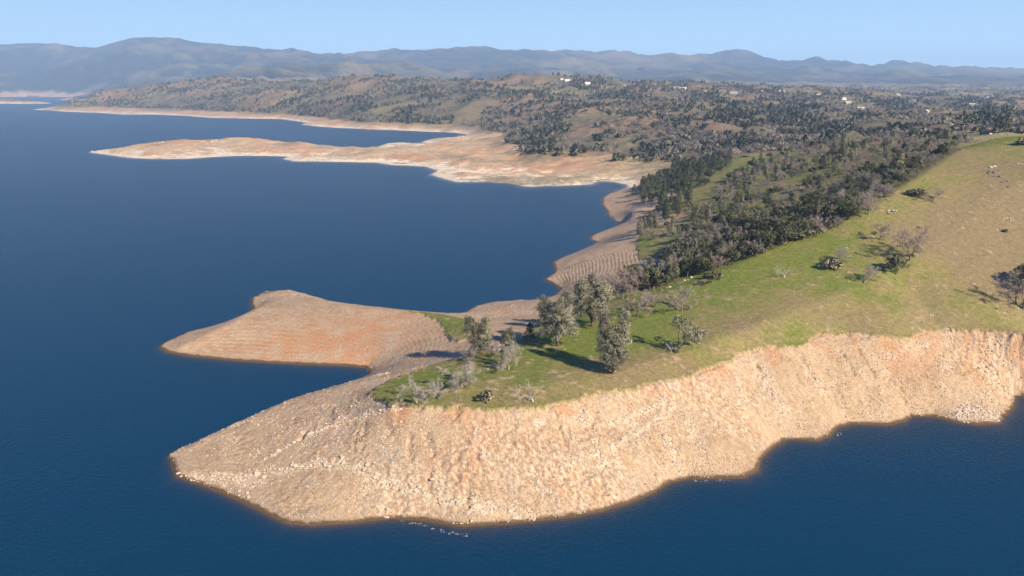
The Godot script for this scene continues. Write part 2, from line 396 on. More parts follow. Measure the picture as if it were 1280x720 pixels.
func near_ground(k: int, called: String) -> void:
	var g: Dictionary = level[k]
	var nx: int = g.fx
	var nz: int = g.fz
	var step: float = g.step
	var src: PackedFloat32Array = g.fine
	var h: PackedFloat32Array = src.duplicate()
	var col := PackedColorArray()
	col.resize(nx * nz)
	var tan_earth := Color(0.43, 0.318, 0.212)
	var tan_dark := Color(0.29, 0.20, 0.13)
	var pale := Color(0.60, 0.505, 0.38)
	var orange := Color(0.45, 0.235, 0.125)
	var grey := Color(0.33, 0.285, 0.25)
	var wet := Color(0.115, 0.075, 0.045)
	var olive := Color(0.22, 0.20, 0.095)
	var green := Color(0.155, 0.185, 0.042)
	var straw := Color(0.235, 0.200, 0.085)
	var brown := Color(0.240, 0.185, 0.105)
	var finest := k == NEAR
	var gx0: float = g.fx0
	for j in nz:
		var z: float = g.fz0 - j * step
		for i in nx:
			var at := j * nx + i
			var y := src[at]
			if y < -6.0:
				continue
			var x: float = gx0 + i * step
			if not finest and inside(level[NEAR], x, z, 12.0):
				h[at] = y - 2.0
				continue
			var n1 := nz_big.get_noise_2d(x, z)
			var n2 := nz_mid.get_noise_2d(x, z)
			var n3 := nz_small.get_noise_2d(x, z)
			var grassy := false
			if y > 8.0:
				grassy = in_grass(x + n3 * 1.0 + n2 * 2.0, z + nz_small.get_noise_2d(z, x) * 0.8 + nz_mid.get_noise_2d(z, x) * 1.2)
			var c: Color
			if grassy:
				var dry := clampf(0.28 + n1 * 0.55 + n2 * 0.28 + n3 * 0.12 + spot(dry_spots, x, z) - spot(lush_spots, x, z), 0.0, 1.0)
				c = green.lerp(straw, minf(dry * 2.0, 1.0))
				if dry > 0.5:
					c = c.lerp(brown, (dry - 0.5) * 2.0)
				var f := 1.0 + n3 * 0.20 + nz_fine.get_noise_2d(x, z) * 0.30
				c = Color(c.r * f, c.g * f, c.b * f)
				# scuffed bare earth
				var scuff := n2 * 0.8 + n3 * 0.7 + clampf((23.5 - y) * 0.10, 0.0, 0.25)
				if scuff > 0.58:
					c = c.lerp(tan_earth, clampf((scuff - 0.58) * 4.0, 0.0, 0.75))
				# cattle paths along the contour, small hummocks
				y += n2 * 0.22 + n3 * 0.10 + nz_fine.get_noise_2d(x, z) * 0.06
				var path := fposmod(y * 0.9 + n1 * 1.5, 1.0)
				if path < 0.14 and n2 > -0.05:
					c = c.lerp(brown, 0.5)
					y -= 0.06
			else:
				var show := clampf(y / 1.6, 0.0, 1.0)
				var fine_n := nz_fine.get_noise_2d(x, z)
				var across := x * fin_dir.y - z * fin_dir.x
				var along := x * fin_dir.x + z * fin_dir.y
				var rib := nz_ridge.get_noise_2d(across * 0.8 + n2 * 5.0 + n1 * 9.0, along * 0.22 + n1 * 3.0)
				var rough := clampf(0.42 + n1 * 1.5 + n2 * 0.5 + (0.12 if finest else 0.0), 0.06, 1.0) * (1.0 - clampf(spot(smooth_spots, x, z), 0.0, 0.8))
				var terr := clampf(spot(terrace_spots, x, z), 0.0, 1.0)
				rough *= 1.0 - terr * 0.85
				var v := vein[at] if finest else 0.0
				if v < 0.0:
					y += v * 1.1
					rough = 1.0
					v = 0.0
				# red scarp under the sod
				var top := smoothstep(15.5, 19.4, y + n2 * 1.2) * (1.0 - terr * 0.5)
				var scarp := smoothstep(7.0, 15.0, y)
				c = tan_earth.lerp(tan_dark, clampf(0.25 + n2 * 0.8 + n3 * 0.9, 0.0, 1.0) * 0.8)
				c = c.lerp(orange, minf(clampf(n1 * 1.1 + n2 * 0.9 - 0.26, 0.0, 0.6) + top * clampf(0.10 + n2 * 1.3 + n1 * 0.6, 0.0, 0.7) + spot(ruddy_spots, x, z) * clampf(0.7 + n2, 0.0, 1.0), 0.85))
				if not finest:
					c = c.lerp(orange, 0.22)
				c = c.lerp(grey, clampf(rib * 1.1 - 0.42 + n1 * 0.3, 0.0, 0.6) * (1.0 - terr))
				if terr > 0.05:
					c = c.lerp(olive, clampf(n1 * 0.8 + n2 * 0.8 - 0.25, 0.0, 0.5) * terr)
				# wave-cut benches: real steps along the contour
				var stepped := maxf(spot(step_spots, x, z), 0.0)
				var bench := lerpf(0.62, 0.38, minf(stepped, 1.0)) if finest else 0.85
				var q := y / bench + n1 * 0.5 + n2 * 0.18
				var fr: float = q - floorf(q)
				var amount := clampf(terr * 0.75 + n2 * 0.25 + n1 * 0.15 + stepped, 0.0, 1.0) * show
				y += (smoothstep(0.60, 0.96, fr) - fr) * bench * 0.95 * amount
				# ribs of broken rock, rubble
				y += show * rough * (maxf(rib - 0.25, 0.0) * 0.7 * clampf(0.4 + n1 * 1.6, 0.0, 1.0) + n3 * 0.42 + n2 * 0.5) - show * scarp * 0.9 * (1.0 - terr * 0.6)
				if finest:
					var cellular := nz_cell.get_noise_2d(x, z)
					y += show * (fine_n * 0.26 + (cellular + 0.6) * 0.55 * clampf(rough - 0.15 + v, 0.0, 1.0))
					var speck := clampf(nz_fine.get_noise_2d(x + 371.0, z - 190.0) * 1.6 + nz_small.get_noise_2d(z - 55.0, x + 210.0) * 0.35 - 0.04, -0.5, 1.0)
					c = c.lerp(pale, clampf(speck * 0.50 * (rough + 0.1) + n1 * 0.3, 0.0, 0.8))
					if speck < 0.0:
						c = c.lerp(tan_dark, minf(-speck * 1.5, 0.9) * (0.25 + 0.75 * rough))
					if v > 0.0:
						y += v * (0.15 + 0.35 * maxf(cellular + 0.5, 0.0))
						c = c.lerp(pale, v * clampf(0.75 + speck * 0.8, 0.0, 1.0))
				else:
					c = c.lerp(pale, clampf(n3 * 0.6 + 0.1, 0.0, 0.5))
				# the wet rim
				c = c.lerp(wet, 1.0 - smoothstep(0.28, 0.62, y + n3 * 0.16))
			h[at] = y if finest else y - 0.12
			col[at] = c
	g.fine = h
	g["sheet"] = [called, col]


func far_ground(k: int, called: String) -> void:
	var g: Dictionary = level[k]
	var nx: int = g.fx
	var nz: int = g.fz
	var step: float = g.step
	var src: PackedFloat32Array = g.fine
	var h: PackedFloat32Array = src.duplicate()
	var col := PackedColorArray()
	col.resize(nx * nz)
	var sand := Color(0.43, 0.31, 0.20)
	var sand_red := Color(0.45, 0.265, 0.155)
	var sand_pale := Color(0.70, 0.61, 0.48)
	var mud := Color(0.20, 0.165, 0.10)
	var scrub := Color(0.140, 0.122, 0.085)
	var grass := Color(0.215, 0.190, 0.095)
	var red := Color(0.235, 0.16, 0.105)
	var wood := Color(0.030, 0.029, 0.024)
	var sc: float = {RANGE: 0.0167, VALLEY: 0.133, SPIT: 0.38}[k]
	var gx0: float = g.fx0
	for j in nz:
		var z: float = g.fz0 - j * step
		for i in nx:
			var at := j * nx + i
			var y := src[at]
			if y < -8.0:
				continue
			var x: float = gx0 + i * step
			if k != RANGE and inside(level[HILL], x, z, 24.0) or k == VALLEY and inside(level[SPIT], x, z, 60.0) or k == RANGE and inside(level[VALLEY], x, z, 260.0):
				h[at] = y - (3.0 if k == SPIT else 10.0)
				continue
			var n1 := nz_big.get_noise_2d(x * sc, z * sc)
			var n2 := nz_mid.get_noise_2d(x * sc, z * sc)
			var n3 := nz_small.get_noise_2d(x * sc, z * sc)
			var rdg := nz_ridge.get_noise_2d(x * sc * 0.22, z * sc * 0.22)
			var c: Color
			if k != RANGE:
				var up := smoothstep(16.0, 50.0, y)
				if y > 0.0:
					y += up * (nz_ridge.get_noise_2d(x * 0.024, z * 0.024) * 22.0 + nz_big.get_noise_2d(x * 0.12, z * 0.12) * 12.0 + n2 * 4.0 + n3 * 1.5) + (1.0 - up) * smoothstep(0.0, 3.0, y) * (nz_big.get_noise_2d(x * 0.3, z * 0.3) * 4.5 + nz_mid.get_noise_2d(x * 0.25, z * 0.25) * 3.0 + n2 * 1.4 + n3 * 0.7)
				var bare := 1.0 - smoothstep(13.6, 15.4, y + n2 * 1.5)
				if bare > 0.5:
					c = sand.lerp(sand_red, clampf(nz_big.get_noise_2d(z * 0.25, x * 0.25) * 2.2 + n2 * 0.9 + 0.35, 0.0, 1.0))
					c = c.lerp(sand_pale, clampf(1.15 - smoothstep(0.8, 4.2, y + n2 * 2.0) + n3 * 1.1 + n1 * 0.8 - 0.1, 0.0, 0.95))
					c = c.lerp(mud, clampf(n1 * 1.6 + n3 * 1.3 - 0.42 + smoothstep(5.0, 12.0, y) * 0.7 + (smoothstep(-60.0, 60.0, x + n1 * 120.0) * 0.4 if z > -1500.0 else 0.0), 0.0, 0.85))
				else:
					c = scrub.lerp(grass, clampf(n1 * 1.4 + n2 * 0.7 + 0.18, 0.0, 1.0))
					c = c.lerp(red, clampf(nz_big.get_noise_2d(z * sc * 0.6 + 500.0, x * sc * 0.6) * 2.2 + n2 * 0.6, 0.0, 0.85))
			else:
				var up := smoothstep(40.0, 260.0, y)
				if y > 0.0:
					y += up * (1.0 - 0.55 * smoothstep(350.0, 700.0, y)) * (rdg * 110.0 + n1 * 50.0 + n2 * 75.0 + n3 * 34.0)
				var bare := 1.0 - smoothstep(16.0, 20.0, (y if z > -6800.0 else y * 0.42) + n2 * 3.0)
				if bare > 0.5 and z > -9000.0:
					c = sand.lerp(sand_red, clampf(n2 + 0.5, 0.0, 1.0))
				else:
					c = wood.lerp(grass, clampf(0.05 + n1 * 0.8 + n3 * 0.9 + n2 * 0.5, 0.0, 0.55))
					c = c.lerp(red, clampf(n2 * 1.2 + n1 * 0.6 - 0.25, 0.0, 0.5))
			h[at] = y
			col[at] = c
	g.fine = h
	g["sheet"] = [called, col]


func lay_sheet(k: int, material: Material) -> void:
	var g: Dictionary = level[k]
	var nx: int = g.fx
	var nz: int = g.fz
	var step: float = g.step
	var h: PackedFloat32Array = g.fine
	var col: PackedColorArray = g.sheet[1]
	var ids := PackedInt32Array()
	ids.resize(nx * nz)
	ids.fill(-1)
	var v := PackedVector3Array()
	var nn := PackedVector3Array()
	var cc := PackedColorArray()
	var idx := PackedInt32Array()
	var margin: float = step * 3.0
	var low := -4.2 if k >= SPIT else -6.0
	var hole := [0.0, 0.0, 0.0, 0.0]
	if k < NEAR:
		var f: Dictionary = level[{VALLEY: SPIT, SPIT: HILL, HILL: NEAR, RANGE: VALLEY}[k]]
		var b: float = margin + f.step * 3.0
		hole = [f.x0 + b, f.x0 + f.nx * f.cell - b, f.z0 - b, f.z0 - f.nz * f.cell + b]
		if k == RANGE:
			hole[2] = 0.0
	var hole_2 := [0.0, 0.0, 0.0, 0.0]
	if k == VALLEY:
		var f: Dictionary = level[HILL]
		var b: float = margin + f.step * 3.0
		hole_2 = [f.x0 + b, f.x0 + f.nx * f.cell - b, f.z0 - b, f.z0 - f.nz * f.cell + b]
	for j in range(1, nz - 2):
		var z: float = g.fz0 - j * step
		for i in range(1, nx - 2):
			var at := j * nx + i
			if h[at] < low and h[at + 1] < low and h[at + nx] < low and h[at + nx + 1] < low:
				continue
			var x: float = g.fx0 + i * step
			if k == 0 and z > -620.0:
				continue
			if k < NEAR and x > hole[0] and x + step < hole[1] and z < hole[2] and z - step > hole[3]:
				continue
			if k == VALLEY and x > hole_2[0] and x + step < hole_2[1] and z < hole_2[2] and z - step > hole_2[3]:
				continue
			for q in [at, at + 1, at + nx, at + nx + 1]:
				if ids[q] < 0:
					var qi: int = q % nx
					var qj: int = q / nx
					ids[q] = v.size()
					v.append(Vector3(g.fx0 + qi * step, h[q], g.fz0 - qj * step))
					nn.append(Vector3(h[q - 1] - h[q + 1], 2.0 * step, h[q + nx] - h[q - nx]).normalized())
					cc.append(col[q])
			var a := ids[at]
			var b := ids[at + 1]
			var c := ids[at + nx]
			var d := ids[at + nx + 1]
			# seen from above, rows run away from the camera
			idx.append_array(PackedInt32Array([a, c, b, b, c, d]))
	var arrays := []
	arrays.resize(Mesh.ARRAY_MAX)
	arrays[Mesh.ARRAY_VERTEX] = v
	arrays[Mesh.ARRAY_NORMAL] = nn
	arrays[Mesh.ARRAY_COLOR] = cc
	arrays[Mesh.ARRAY_INDEX] = idx
	var m := ArrayMesh.new()
	m.add_surface_from_arrays(Mesh.PRIMITIVE_TRIANGLES, arrays)
	m.surface_set_material(0, material)
	var o := MeshInstance3D.new()
	o.name = g.sheet[0]
	o.mesh = m
	o.set_meta("kind", "structure")
	add_child(o, true)
	g.erase("sheet")


func noise(n: FastNoiseLite, wave: float, octaves: int, seed_: int, kind := FastNoiseLite.TYPE_SIMPLEX_SMOOTH) -> void:
	n.noise_type = kind
	n.frequency = 1.0 / wave
	n.fractal_octaves = octaves
	n.seed = seed_


func grain(size: int, wave: float, octaves: int, seed_: int, lo: float, hi: float) -> ImageTexture:
	var n := FastNoiseLite.new()
	noise(n, wave, octaves, seed_)
	var im := n.get_seamless_image(size, size)
	im.convert(Image.FORMAT_RGB8)
	for y in size:
		for x in size:
			var v := lerpf(lo, hi, im.get_pixel(x, y).r)
			im.set_pixel(x, y, Color(v, v, v))
	return ImageTexture.create_from_image(im)


func waves(size: int, wave: float, octaves: int, seed_: int, strength: float) -> ImageTexture:
	var n := FastNoiseLite.new()
	noise(n, wave, octaves, seed_)
	var im := n.get_seamless_image(size, size)
	im.convert(Image.FORMAT_RGBA8)
	im.bump_map_to_normal_map(strength)
	return ImageTexture.create_from_image(im)


func soil_material(called: String, scale: float, bump: float, tex: Texture2D, nrm: Texture2D) -> StandardMaterial3D:
	var m := StandardMaterial3D.new()
	m.resource_name = called
	m.vertex_color_use_as_albedo = true
	m.roughness = 1.0
	m.metallic_specular = 0.15
	m.albedo_texture = tex
	m.normal_enabled = true
	m.normal_texture = nrm
	m.normal_scale = bump
	m.uv1_triplanar = true
	m.uv1_world_triplanar = true
	m.uv1_scale = Vector3.ONE * scale
	return m


func lay_lake() -> void:
	# one body of water: a rippled surface, sheets of murk below it through which the bed shows, the dark deep at last
	var m := ArrayMesh.new()
	var murk := [0.12, 0.35, 0.65, 1.0, 1.4, 1.9, 2.5, 3.2]
	var depths := [0.0] + murk + [4.0]
	for s in depths.size():
		var x := 15000.0
		var v := PackedVector3Array([Vector3(-x, -depths[s], 1500), Vector3(x, -depths[s], 1500), Vector3(-x, -depths[s], -10500), Vector3(x, -depths[s], -10500)])
		var arrays := []
		arrays.resize(Mesh.ARRAY_MAX)
		arrays[Mesh.ARRAY_VERTEX] = v
		arrays[Mesh.ARRAY_NORMAL] = PackedVector3Array([Vector3.UP, Vector3.UP, Vector3.UP, Vector3.UP])
		arrays[Mesh.ARRAY_INDEX] = PackedInt32Array([0, 2, 1, 1, 2, 3])
		m.add_surface_from_arrays(Mesh.PRIMITIVE_TRIANGLES, arrays)
		var w := StandardMaterial3D.new()
		if s == 0:
			w.resource_name = "water_surface"
			w.transparency = BaseMaterial3D.TRANSPARENCY_ALPHA
			w.albedo_color = Color(0.02, 0.06, 0.10, 0.02)
			w.roughness = 0.25
			w.metallic_specular = 0.29
			w.normal_enabled = true
			w.normal_texture = waves(512, 30.0, 4, 77, 9.0)
			w.normal_scale = 0.22
			w.uv1_triplanar = true
			w.uv1_world_triplanar = true
			w.uv1_scale = Vector3(1, 1, 1) / 34.0
		else:
			w.resource_name = "water_murk" if s < depths.size() - 1 else "water_deep"
			w.roughness = 1.0
			w.specular_mode = BaseMaterial3D.SPECULAR_DISABLED
			if s < depths.size() - 1:
				w.transparency = BaseMaterial3D.TRANSPARENCY_ALPHA
				w.albedo_color = Color(Color(0.001, 0.047, 0.112).linear_to_srgb(), 0.30)
			else:
				w.albedo_color = Color(0.003, 0.060, 0.160).linear_to_srgb()
		m.surface_set_material(s, w)
	var o := MeshInstance3D.new()
	o.name = "lake_water"
	o.mesh = m
	o.set_meta("kind", "structure")
	add_child(o)


func set_view() -> void:
	var cam := Camera3D.new()
	cam.name = "camera"
	cam.position = Vector3(0, EYE, 0)
	cam.rotation = Vector3(-pitch, 0, 0)
	cam.fov = rad_to_deg(2.0 * atan(360.0 / FPX))
	cam.near = 1.0
	cam.far = 40000.0
	add_child(cam)
	cam.current = true
	var sky := ProceduralSkyMaterial.new()
	sky.sky_top_color = Color(0.12, 0.30, 0.54)
	sky.sky_horizon_color = Color(0.60, 0.715, 0.775)
	sky.sky_curve = 0.10
	sky.ground_bottom_color = Color(0.20, 0.25, 0.30)
	sky.ground_horizon_color = Color(0.60, 0.70, 0.80)
	sky.sun_angle_max = 12.0
	var e := Environment.new()
	e.background_mode = Environment.BG_SKY
	e.sky = Sky.new()
	e.sky.sky_material = sky
	e.tonemap_mode = Environment.TONE_MAPPER_LINEAR
	e.tonemap_exposure = 2.45
	e.fog_enabled = true
	e.fog_density = 0.00008
	e.fog_light_color = Color(0.68, 0.825, 1.0)
	e.sdfgi_enabled = true
	e.ssao_enabled = true
	e.ssil_enabled = true
	var w := WorldEnvironment.new()
	w.environment = e
	add_child(w)
	var sun := DirectionalLight3D.new()
	sun.name = "sun"
	sun.light_color = Color(1.0, 0.93, 0.82)
	sun.light_energy = 1.6
	sun.light_angular_distance = 0.5
	sun.shadow_enabled = true
	add_child(sun)
	sun.look_at_from_position(Vector3.ZERO, Vector3(-0.57, -0.55, -0.65))


func lay_ground() -> void:
	var a := pix(727, 500, 19)
	var b := pix(770, 632, 1)
	fin_dir = Vector2(b.x - a.x, b.z - a.z).normalized()
	vein.resize(level[NEAR].fx * level[NEAR].fz)
	dry_spots = mark_spots([[1240, 250, 70, 0.6], [1180, 300, 30, 0.25], [1275, 330, 45, 0.6], [1180, 400, 14, 0.25], [1120, 400, 12, 0.2], [940, 395, 22, 0.30], [880, 420, 20, 0.35], [960, 350, 18, 0.20], [820, 460, 20, 0.35], [720, 480, 20, 0.35], [620, 492, 16, 0.3], [1060, 395, 22, 0.25], [560, 495, 10, 0.2]])
	lush_spots = mark_spots([[640, 462, 16, 0.45], [700, 440, 16, 0.5], [760, 420, 18, 0.4], [840, 400, 18, 0.5], [880, 370, 20, 0.45], [1000, 320, 25, 0.55], [1080, 280, 25, 0.5], [1150, 230, 25, 0.4], [1240, 176, 14, 0.6], [800, 300, 20, 0.4], [500, 480, 10, 0.25], [1210, 390, 12, 0.3]])
	terrace_spots = mark_spots([[235, 575, 20, 1.2], [300, 560, 16, 0.5], [1090, 490, 18, 1.0], [1140, 480, 18, 0.9], [1040, 470, 12, 0.7], [1190, 470, 16, 0.6], [400, 420, 45, 0.45], [280, 430, 30, 0.45], [520, 430, 20, 0.5], [640, 395, 30, 0.5], [715, 345, 40, 1.0], [720, 320, 30, 1.1], [760, 290, 40, 1.0], [760, 265, 60, 0.9], [780, 330, 30, 0.7]])
	ruddy_spots = mark_spots([[440, 430, 28, 0.6], [380, 440, 24, 0.5], [500, 415, 18, 0.45], [320, 420, 26, 0.3], [1240, 450, 14, 0.5], [1275, 440, 14, 0.6], [1110, 440, 7, 0.5], [1150, 440, 8, 0.4], [740, 262, 50, 0.3], [545, 590, 7, 0.35], [590, 530, 7, 0.4]])
	smooth_spots = mark_spots([[400, 420, 45, 0.9], [280, 430, 30, 0.8], [520, 420, 25, 0.8], [560, 440, 14, 0.8], [640, 395, 35, 0.8], [460, 480, 12, 0.8], [500, 462, 12, 0.9], [540, 448, 12, 0.9], [235, 575, 16, 0.5]])
	step_spots = mark_spots([[232, 572, 13, 1.6], [262, 560, 10, 0.8], [1100, 505, 14, 0.7], [1040, 505, 10, 0.5], [705, 322, 22, 1.0]])
	splat([[290, 598], [335, 590], [380, 583], [420, 578], [455, 585], [480, 602], [515, 615], [540, 622], [580, 630], [625, 640], [668, 648]], 1.7, 0.75)
	splat([[225, 597], [262, 592], [300, 605], [330, 600]], 1.8, 0.7)
	splat([[330, 575], [380, 545], [440, 520], [500, 508]], 0.6, 1.0)
	splat([[660, 530], [700, 515], [750, 530], [795, 515], [845, 493]], 0.7, 1.0)
	splat([[690, 590], [740, 570], [790, 545], [850, 500]], 0.6, 1.0)
	splat([[727, 505], [742, 535], [752, 575], [764, 625]], 1.6, 0.6)
	splat([[822, 520], [838, 560], [848, 592]], 1.4, 0.6)
	splat([[858, 520], [870, 560]], 1.4, 0.5)
	splat([[935, 440], [965, 480], [985, 520]], 2.2, 0.5)
	splat([[1003, 452], [1020, 475], [1030, 490]], 1.3, 0.8)
	splat([[1105, 447], [1130, 435], [1160, 428]], 0.9, 0.8)
	splat([[1210, 440], [1232, 465], [1255, 490]], 1.8, 0.6)
	splat([[1195, 522], [1215, 515], [1250, 520]], 3.0, 0.8)
	splat([[1240, 425], [1262, 470], [1275, 480]], 2.4, 0.5)
	splat([[533, 535], [538, 552], [541, 566]], 0.9, -0.8)
	splat([[571, 504], [575, 520]], 1.2, -0.8)
	splat([[1122, 468], [1128, 490], [1137, 514]], 0.7, -0.7)
	splat([[1005, 446], [1018, 470]], 0.7, -0.6)
	splat([[640, 545], [650, 575]], 0.8, -0.5)
	break_bank()
	near_ground(NEAR, "point_terrain")
	near_ground(HILL, "hill_terrain")
	far_ground(SPIT, "sand_flats_terrain")
	far_ground(VALLEY, "valley_terrain")
	far_ground(RANGE, "mountain_terrain")
	var tex := grain(512, 10.0, 5, 5, 0.66, 1.08)
	mats["grain"] = tex
	var nrm := waves(512, 7.0, 4, 6, 6.0)
	lay_sheet(NEAR, soil_material("near_soil", 0.03, 0.55, tex, nrm))
	lay_sheet(HILL, soil_material("hill_soil", 0.02, 0.6, tex, nrm))
	lay_sheet(SPIT, soil_material("spit_soil", 0.009, 0.6, tex, nrm))
	lay_sheet(VALLEY, soil_material("valley_soil", 0.005, 0.6, tex, nrm))
	lay_sheet(RANGE, soil_material("mountain_soil", 0.0007, 0.9, tex, nrm))


# ---------------------------------------------------------------- mesh making
class Shape:
	var v := PackedVector3Array()
	var n := PackedVector3Array()
	var c := PackedColorArray()

	func tri(a: Vector3, b: Vector3, d: Vector3, na: Vector3, nb: Vector3, nd: Vector3, col: Color) -> void:
		v.append(a); v.append(b); v.append(d)
		n.append(na); n.append(nb); n.append(nd)
		c.append(col); c.append(col); c.append(col)

	func flat(a: Vector3, b: Vector3, d: Vector3, col: Color) -> void:
		var f := (d - a).cross(b - a).normalized()
		tri(a, b, d, f, f, f, col)

	func quad(a: Vector3, b: Vector3, d: Vector3, e: Vector3, col: Color) -> void:
		flat(a, b, d, col)
		flat(a, d, e, col)

	func tube(a: Vector3, b: Vector3, ra: float, rb: float, sides: int, col: Color) -> void:
		var axis := (b - a).normalized()
		var s := axis.cross(Vector3(0.31, 0.2, 0.93)).normalized()
		var t := axis.cross(s)
		for k in sides:
			var k0 := TAU * k / sides
			var k1 := TAU * (k + 1) / sides
			var d0 := s * cos(k0) + t * sin(k0)
			var d1 := s * cos(k1) + t * sin(k1)
			tri(a + d0 * ra, b + d0 * rb, a + d1 * ra, d0, d0, d1, col)
			tri(a + d1 * ra, b + d0 * rb, b + d1 * rb, d1, d0, d1, col)

	func box(lo: Vector3, hi: Vector3, col: Color) -> void:
		var p := []
		for k in 8:
			p.append(Vector3(hi.x if k & 1 else lo.x, hi.y if k & 2 else lo.y, hi.z if k & 4 else lo.z))
		for f in [[0, 2, 3, 1], [4, 5, 7, 6], [0, 1, 5, 4], [2, 6, 7, 3], [0, 4, 6, 2], [1, 3, 7, 5]]:
			quad(p[f[0]], p[f[1]], p[f[2]], p[f[3]], col)

	func mesh(material: Material) -> ArrayMesh:
		var arrays := []
		arrays.resize(Mesh.ARRAY_MAX)
		arrays[Mesh.ARRAY_VERTEX] = v
		arrays[Mesh.ARRAY_NORMAL] = n
		arrays[Mesh.ARRAY_COLOR] = c
		var m := ArrayMesh.new()
		m.add_surface_from_arrays(Mesh.PRIMITIVE_TRIANGLES, arrays)
		m.surface_set_material(0, material)
		return m


func rv() -> Vector3:
	# a random direction
	var z := rng.randf_range(-1.0, 1.0)
	var a := rng.randf() * TAU
	var r := sqrt(1.0 - z * z)
	return Vector3(cos(a) * r, z, sin(a) * r)


func vary(c: Color, f: float) -> Color:
	var k := 1.0 + rng.randf_range(-f, f)
	return Color(c.r * k, c.g * k, c.b * k)


func tuft(s: Shape, at: Vector3, out: Vector3, count: int, spread: float, long: float, wide: float, col: Color) -> void:
	# a spray of leaf-sized faces round a twig end
	for k in count:
		var p := at + rv() * spread * pow(rng.randf(), 0.5)
		var d := (rv() + out * 0.6).normalized()
		var side := d.cross(rv()).normalized() * wide * rng.randf_range(0.6, 1.2)
		var tip := p + d * long * rng.randf_range(0.6, 1.3)
		var f := side.cross(d).normalized()
		if f.dot(out + Vector3.UP * 0.4) < 0.0:
			f = -f
		f = (f + out * 0.7 + Vector3.UP * 0.25).normalized()
		s.tri(p - side * 0.5, tip, p + side * 0.5, f, f, f, vary(col, 0.22))


func limb(wood: Shape, tips: Array, at: Vector3, dir: Vector3, long: float, r: float, depth: int, splits: int, bend: float, rise: float, col: Color) -> void:
	# a limb of three bent pieces that splits at its end; tips collects [point, direction, radius]
	var p := at
	var d := dir
	var rr := r
	for k in 3:
		d = (d + rv() * bend + Vector3.UP * rise).normalized()
		var q := p + d * long / 3.0
		wood.tube(p, q, rr, rr * 0.84, 5 if r > 0.12 else 3, vary(col, 0.15))
		rr *= 0.84
		p = q
		if depth > 0 and k < 2 and rng.randf() < 0.55:
			limb(wood, tips, p, (d + rv() * 0.9).normalized(), long * rng.randf_range(0.4, 0.65), rr * 0.55, depth - 1, splits, bend, rise, col)
	if depth <= 0:
		tips.append([p, d, rr])
		return
	for k in splits:
		limb(wood, tips, p, (d + rv() * 0.75).normalized(), long * rng.randf_range(0.55, 0.8), rr * rng.randf_range(0.55, 0.75), depth - 1, splits, bend, rise, col)


func bark(s: Shape, points: Array, radii: Array, sides: int, col: Color) -> void:
	for k in range(points.size() - 1):
		s.tube(points[k], points[k + 1], radii[k], radii[k + 1], sides, vary(col, 0.1))


func pine_shape(height: float, width: float, stems: int, dense: float, leaf: Color, low: float) -> Array:
	# foothill pine: forked trunk, airy grey-green sprays
	var wood := Shape.new()
	var crown := Shape.new()
	var brown := Color(0.085, 0.065, 0.050)
	var fork := height * rng.randf_range(0.07, 0.13)
	var lean := Vector3(rng.randf_range(-0.06, 0.06), 1, rng.randf_range(-0.06, 0.06))
	bark(wood, [Vector3(0, -0.6, 0), Vector3(0, 0.3, 0), lean * fork], [height * 0.032, height * 0.026, height * 0.021], 7, brown)
	for st in stems:
		var a := TAU * (st + rng.randf() * 0.4) / stems
		var top := lean * height * rng.randf_range(0.84, 1.0) + Vector3(cos(a), 0, sin(a)) * width * (0.26 if stems > 1 else 0.03)
		var base := lean * fork
		var mid := base.lerp(top, 0.5) + Vector3(cos(a), 0, sin(a)) * width * 0.06
		bark(wood, [base, mid, top], [height * 0.018, height * 0.011, 0.03], 5, brown)
		var rings := int(height * 1.5 * dense)
		for k in rings:
			var t := lerpf(low, 1.0, (k + rng.randf()) / rings)
			var p := base.lerp(mid, t * 2.0) if t < 0.5 else mid.lerp(top, t * 2.0 - 1.0)
			var reach := width * 0.42 * pow(1.0 - t, 0.6) * rng.randf_range(0.55, 1.15) / (1.0 if stems == 1 else 1.35) + 0.5
			for b in 3:
				var az := rng.randf() * TAU
				var d := Vector3(cos(az), rng.randf_range(0.05, 0.65), sin(az)).normalized()
				var e := p + d * reach
				wood.tube(p, e, 0.05, 0.02, 3, brown)
				var shade := vary(leaf, 0.25)
				for q in int(2 + reach * 1.1):
					var w := p.lerp(e, rng.randf_range(0.45, 1.08))
					tuft(crown, w, (w - lean * height * 0.45).normalized(), int(40 * dense), 0.85, 0.46, 0.095, shade)
	return [wood, crown]


func conifer_shape(height: float, width: float, leaf: Color) -> Array:
	var wood := Shape.new()
	var crown := Shape.new()
	var brown := Color(0.07, 0.05, 0.04)
	bark(wood, [Vector3(0, -0.6, 0), Vector3(0, height * 0.5, 0), Vector3(0, height, 0)], [height * 0.025, height * 0.014, 0.03], 6, brown)
	var rings := int(height * 1.5)
	for k in rings:
		var t := lerpf(0.16, 1.0, (k + rng.randf()) / rings)
		var reach := width * 0.5 * pow(1.0 - t, 0.75) * rng.randf_range(0.7, 1.15) + 0.25
		for b in 5:
			var az := rng.randf() * TAU
			var d := Vector3(cos(az), rng.randf_range(-0.15, 0.3), sin(az)).normalized()
			var p := Vector3(0, height * t, 0)
			var shade := vary(leaf, 0.25)
			for q in 2:
				var w := p + d * reach * rng.randf_range(0.5, 1.0)
				tuft(crown, w, (d + Vector3.UP * 0.3).normalized(), 9, 0.5, 0.75, 0.34, shade)
	return [wood, crown]


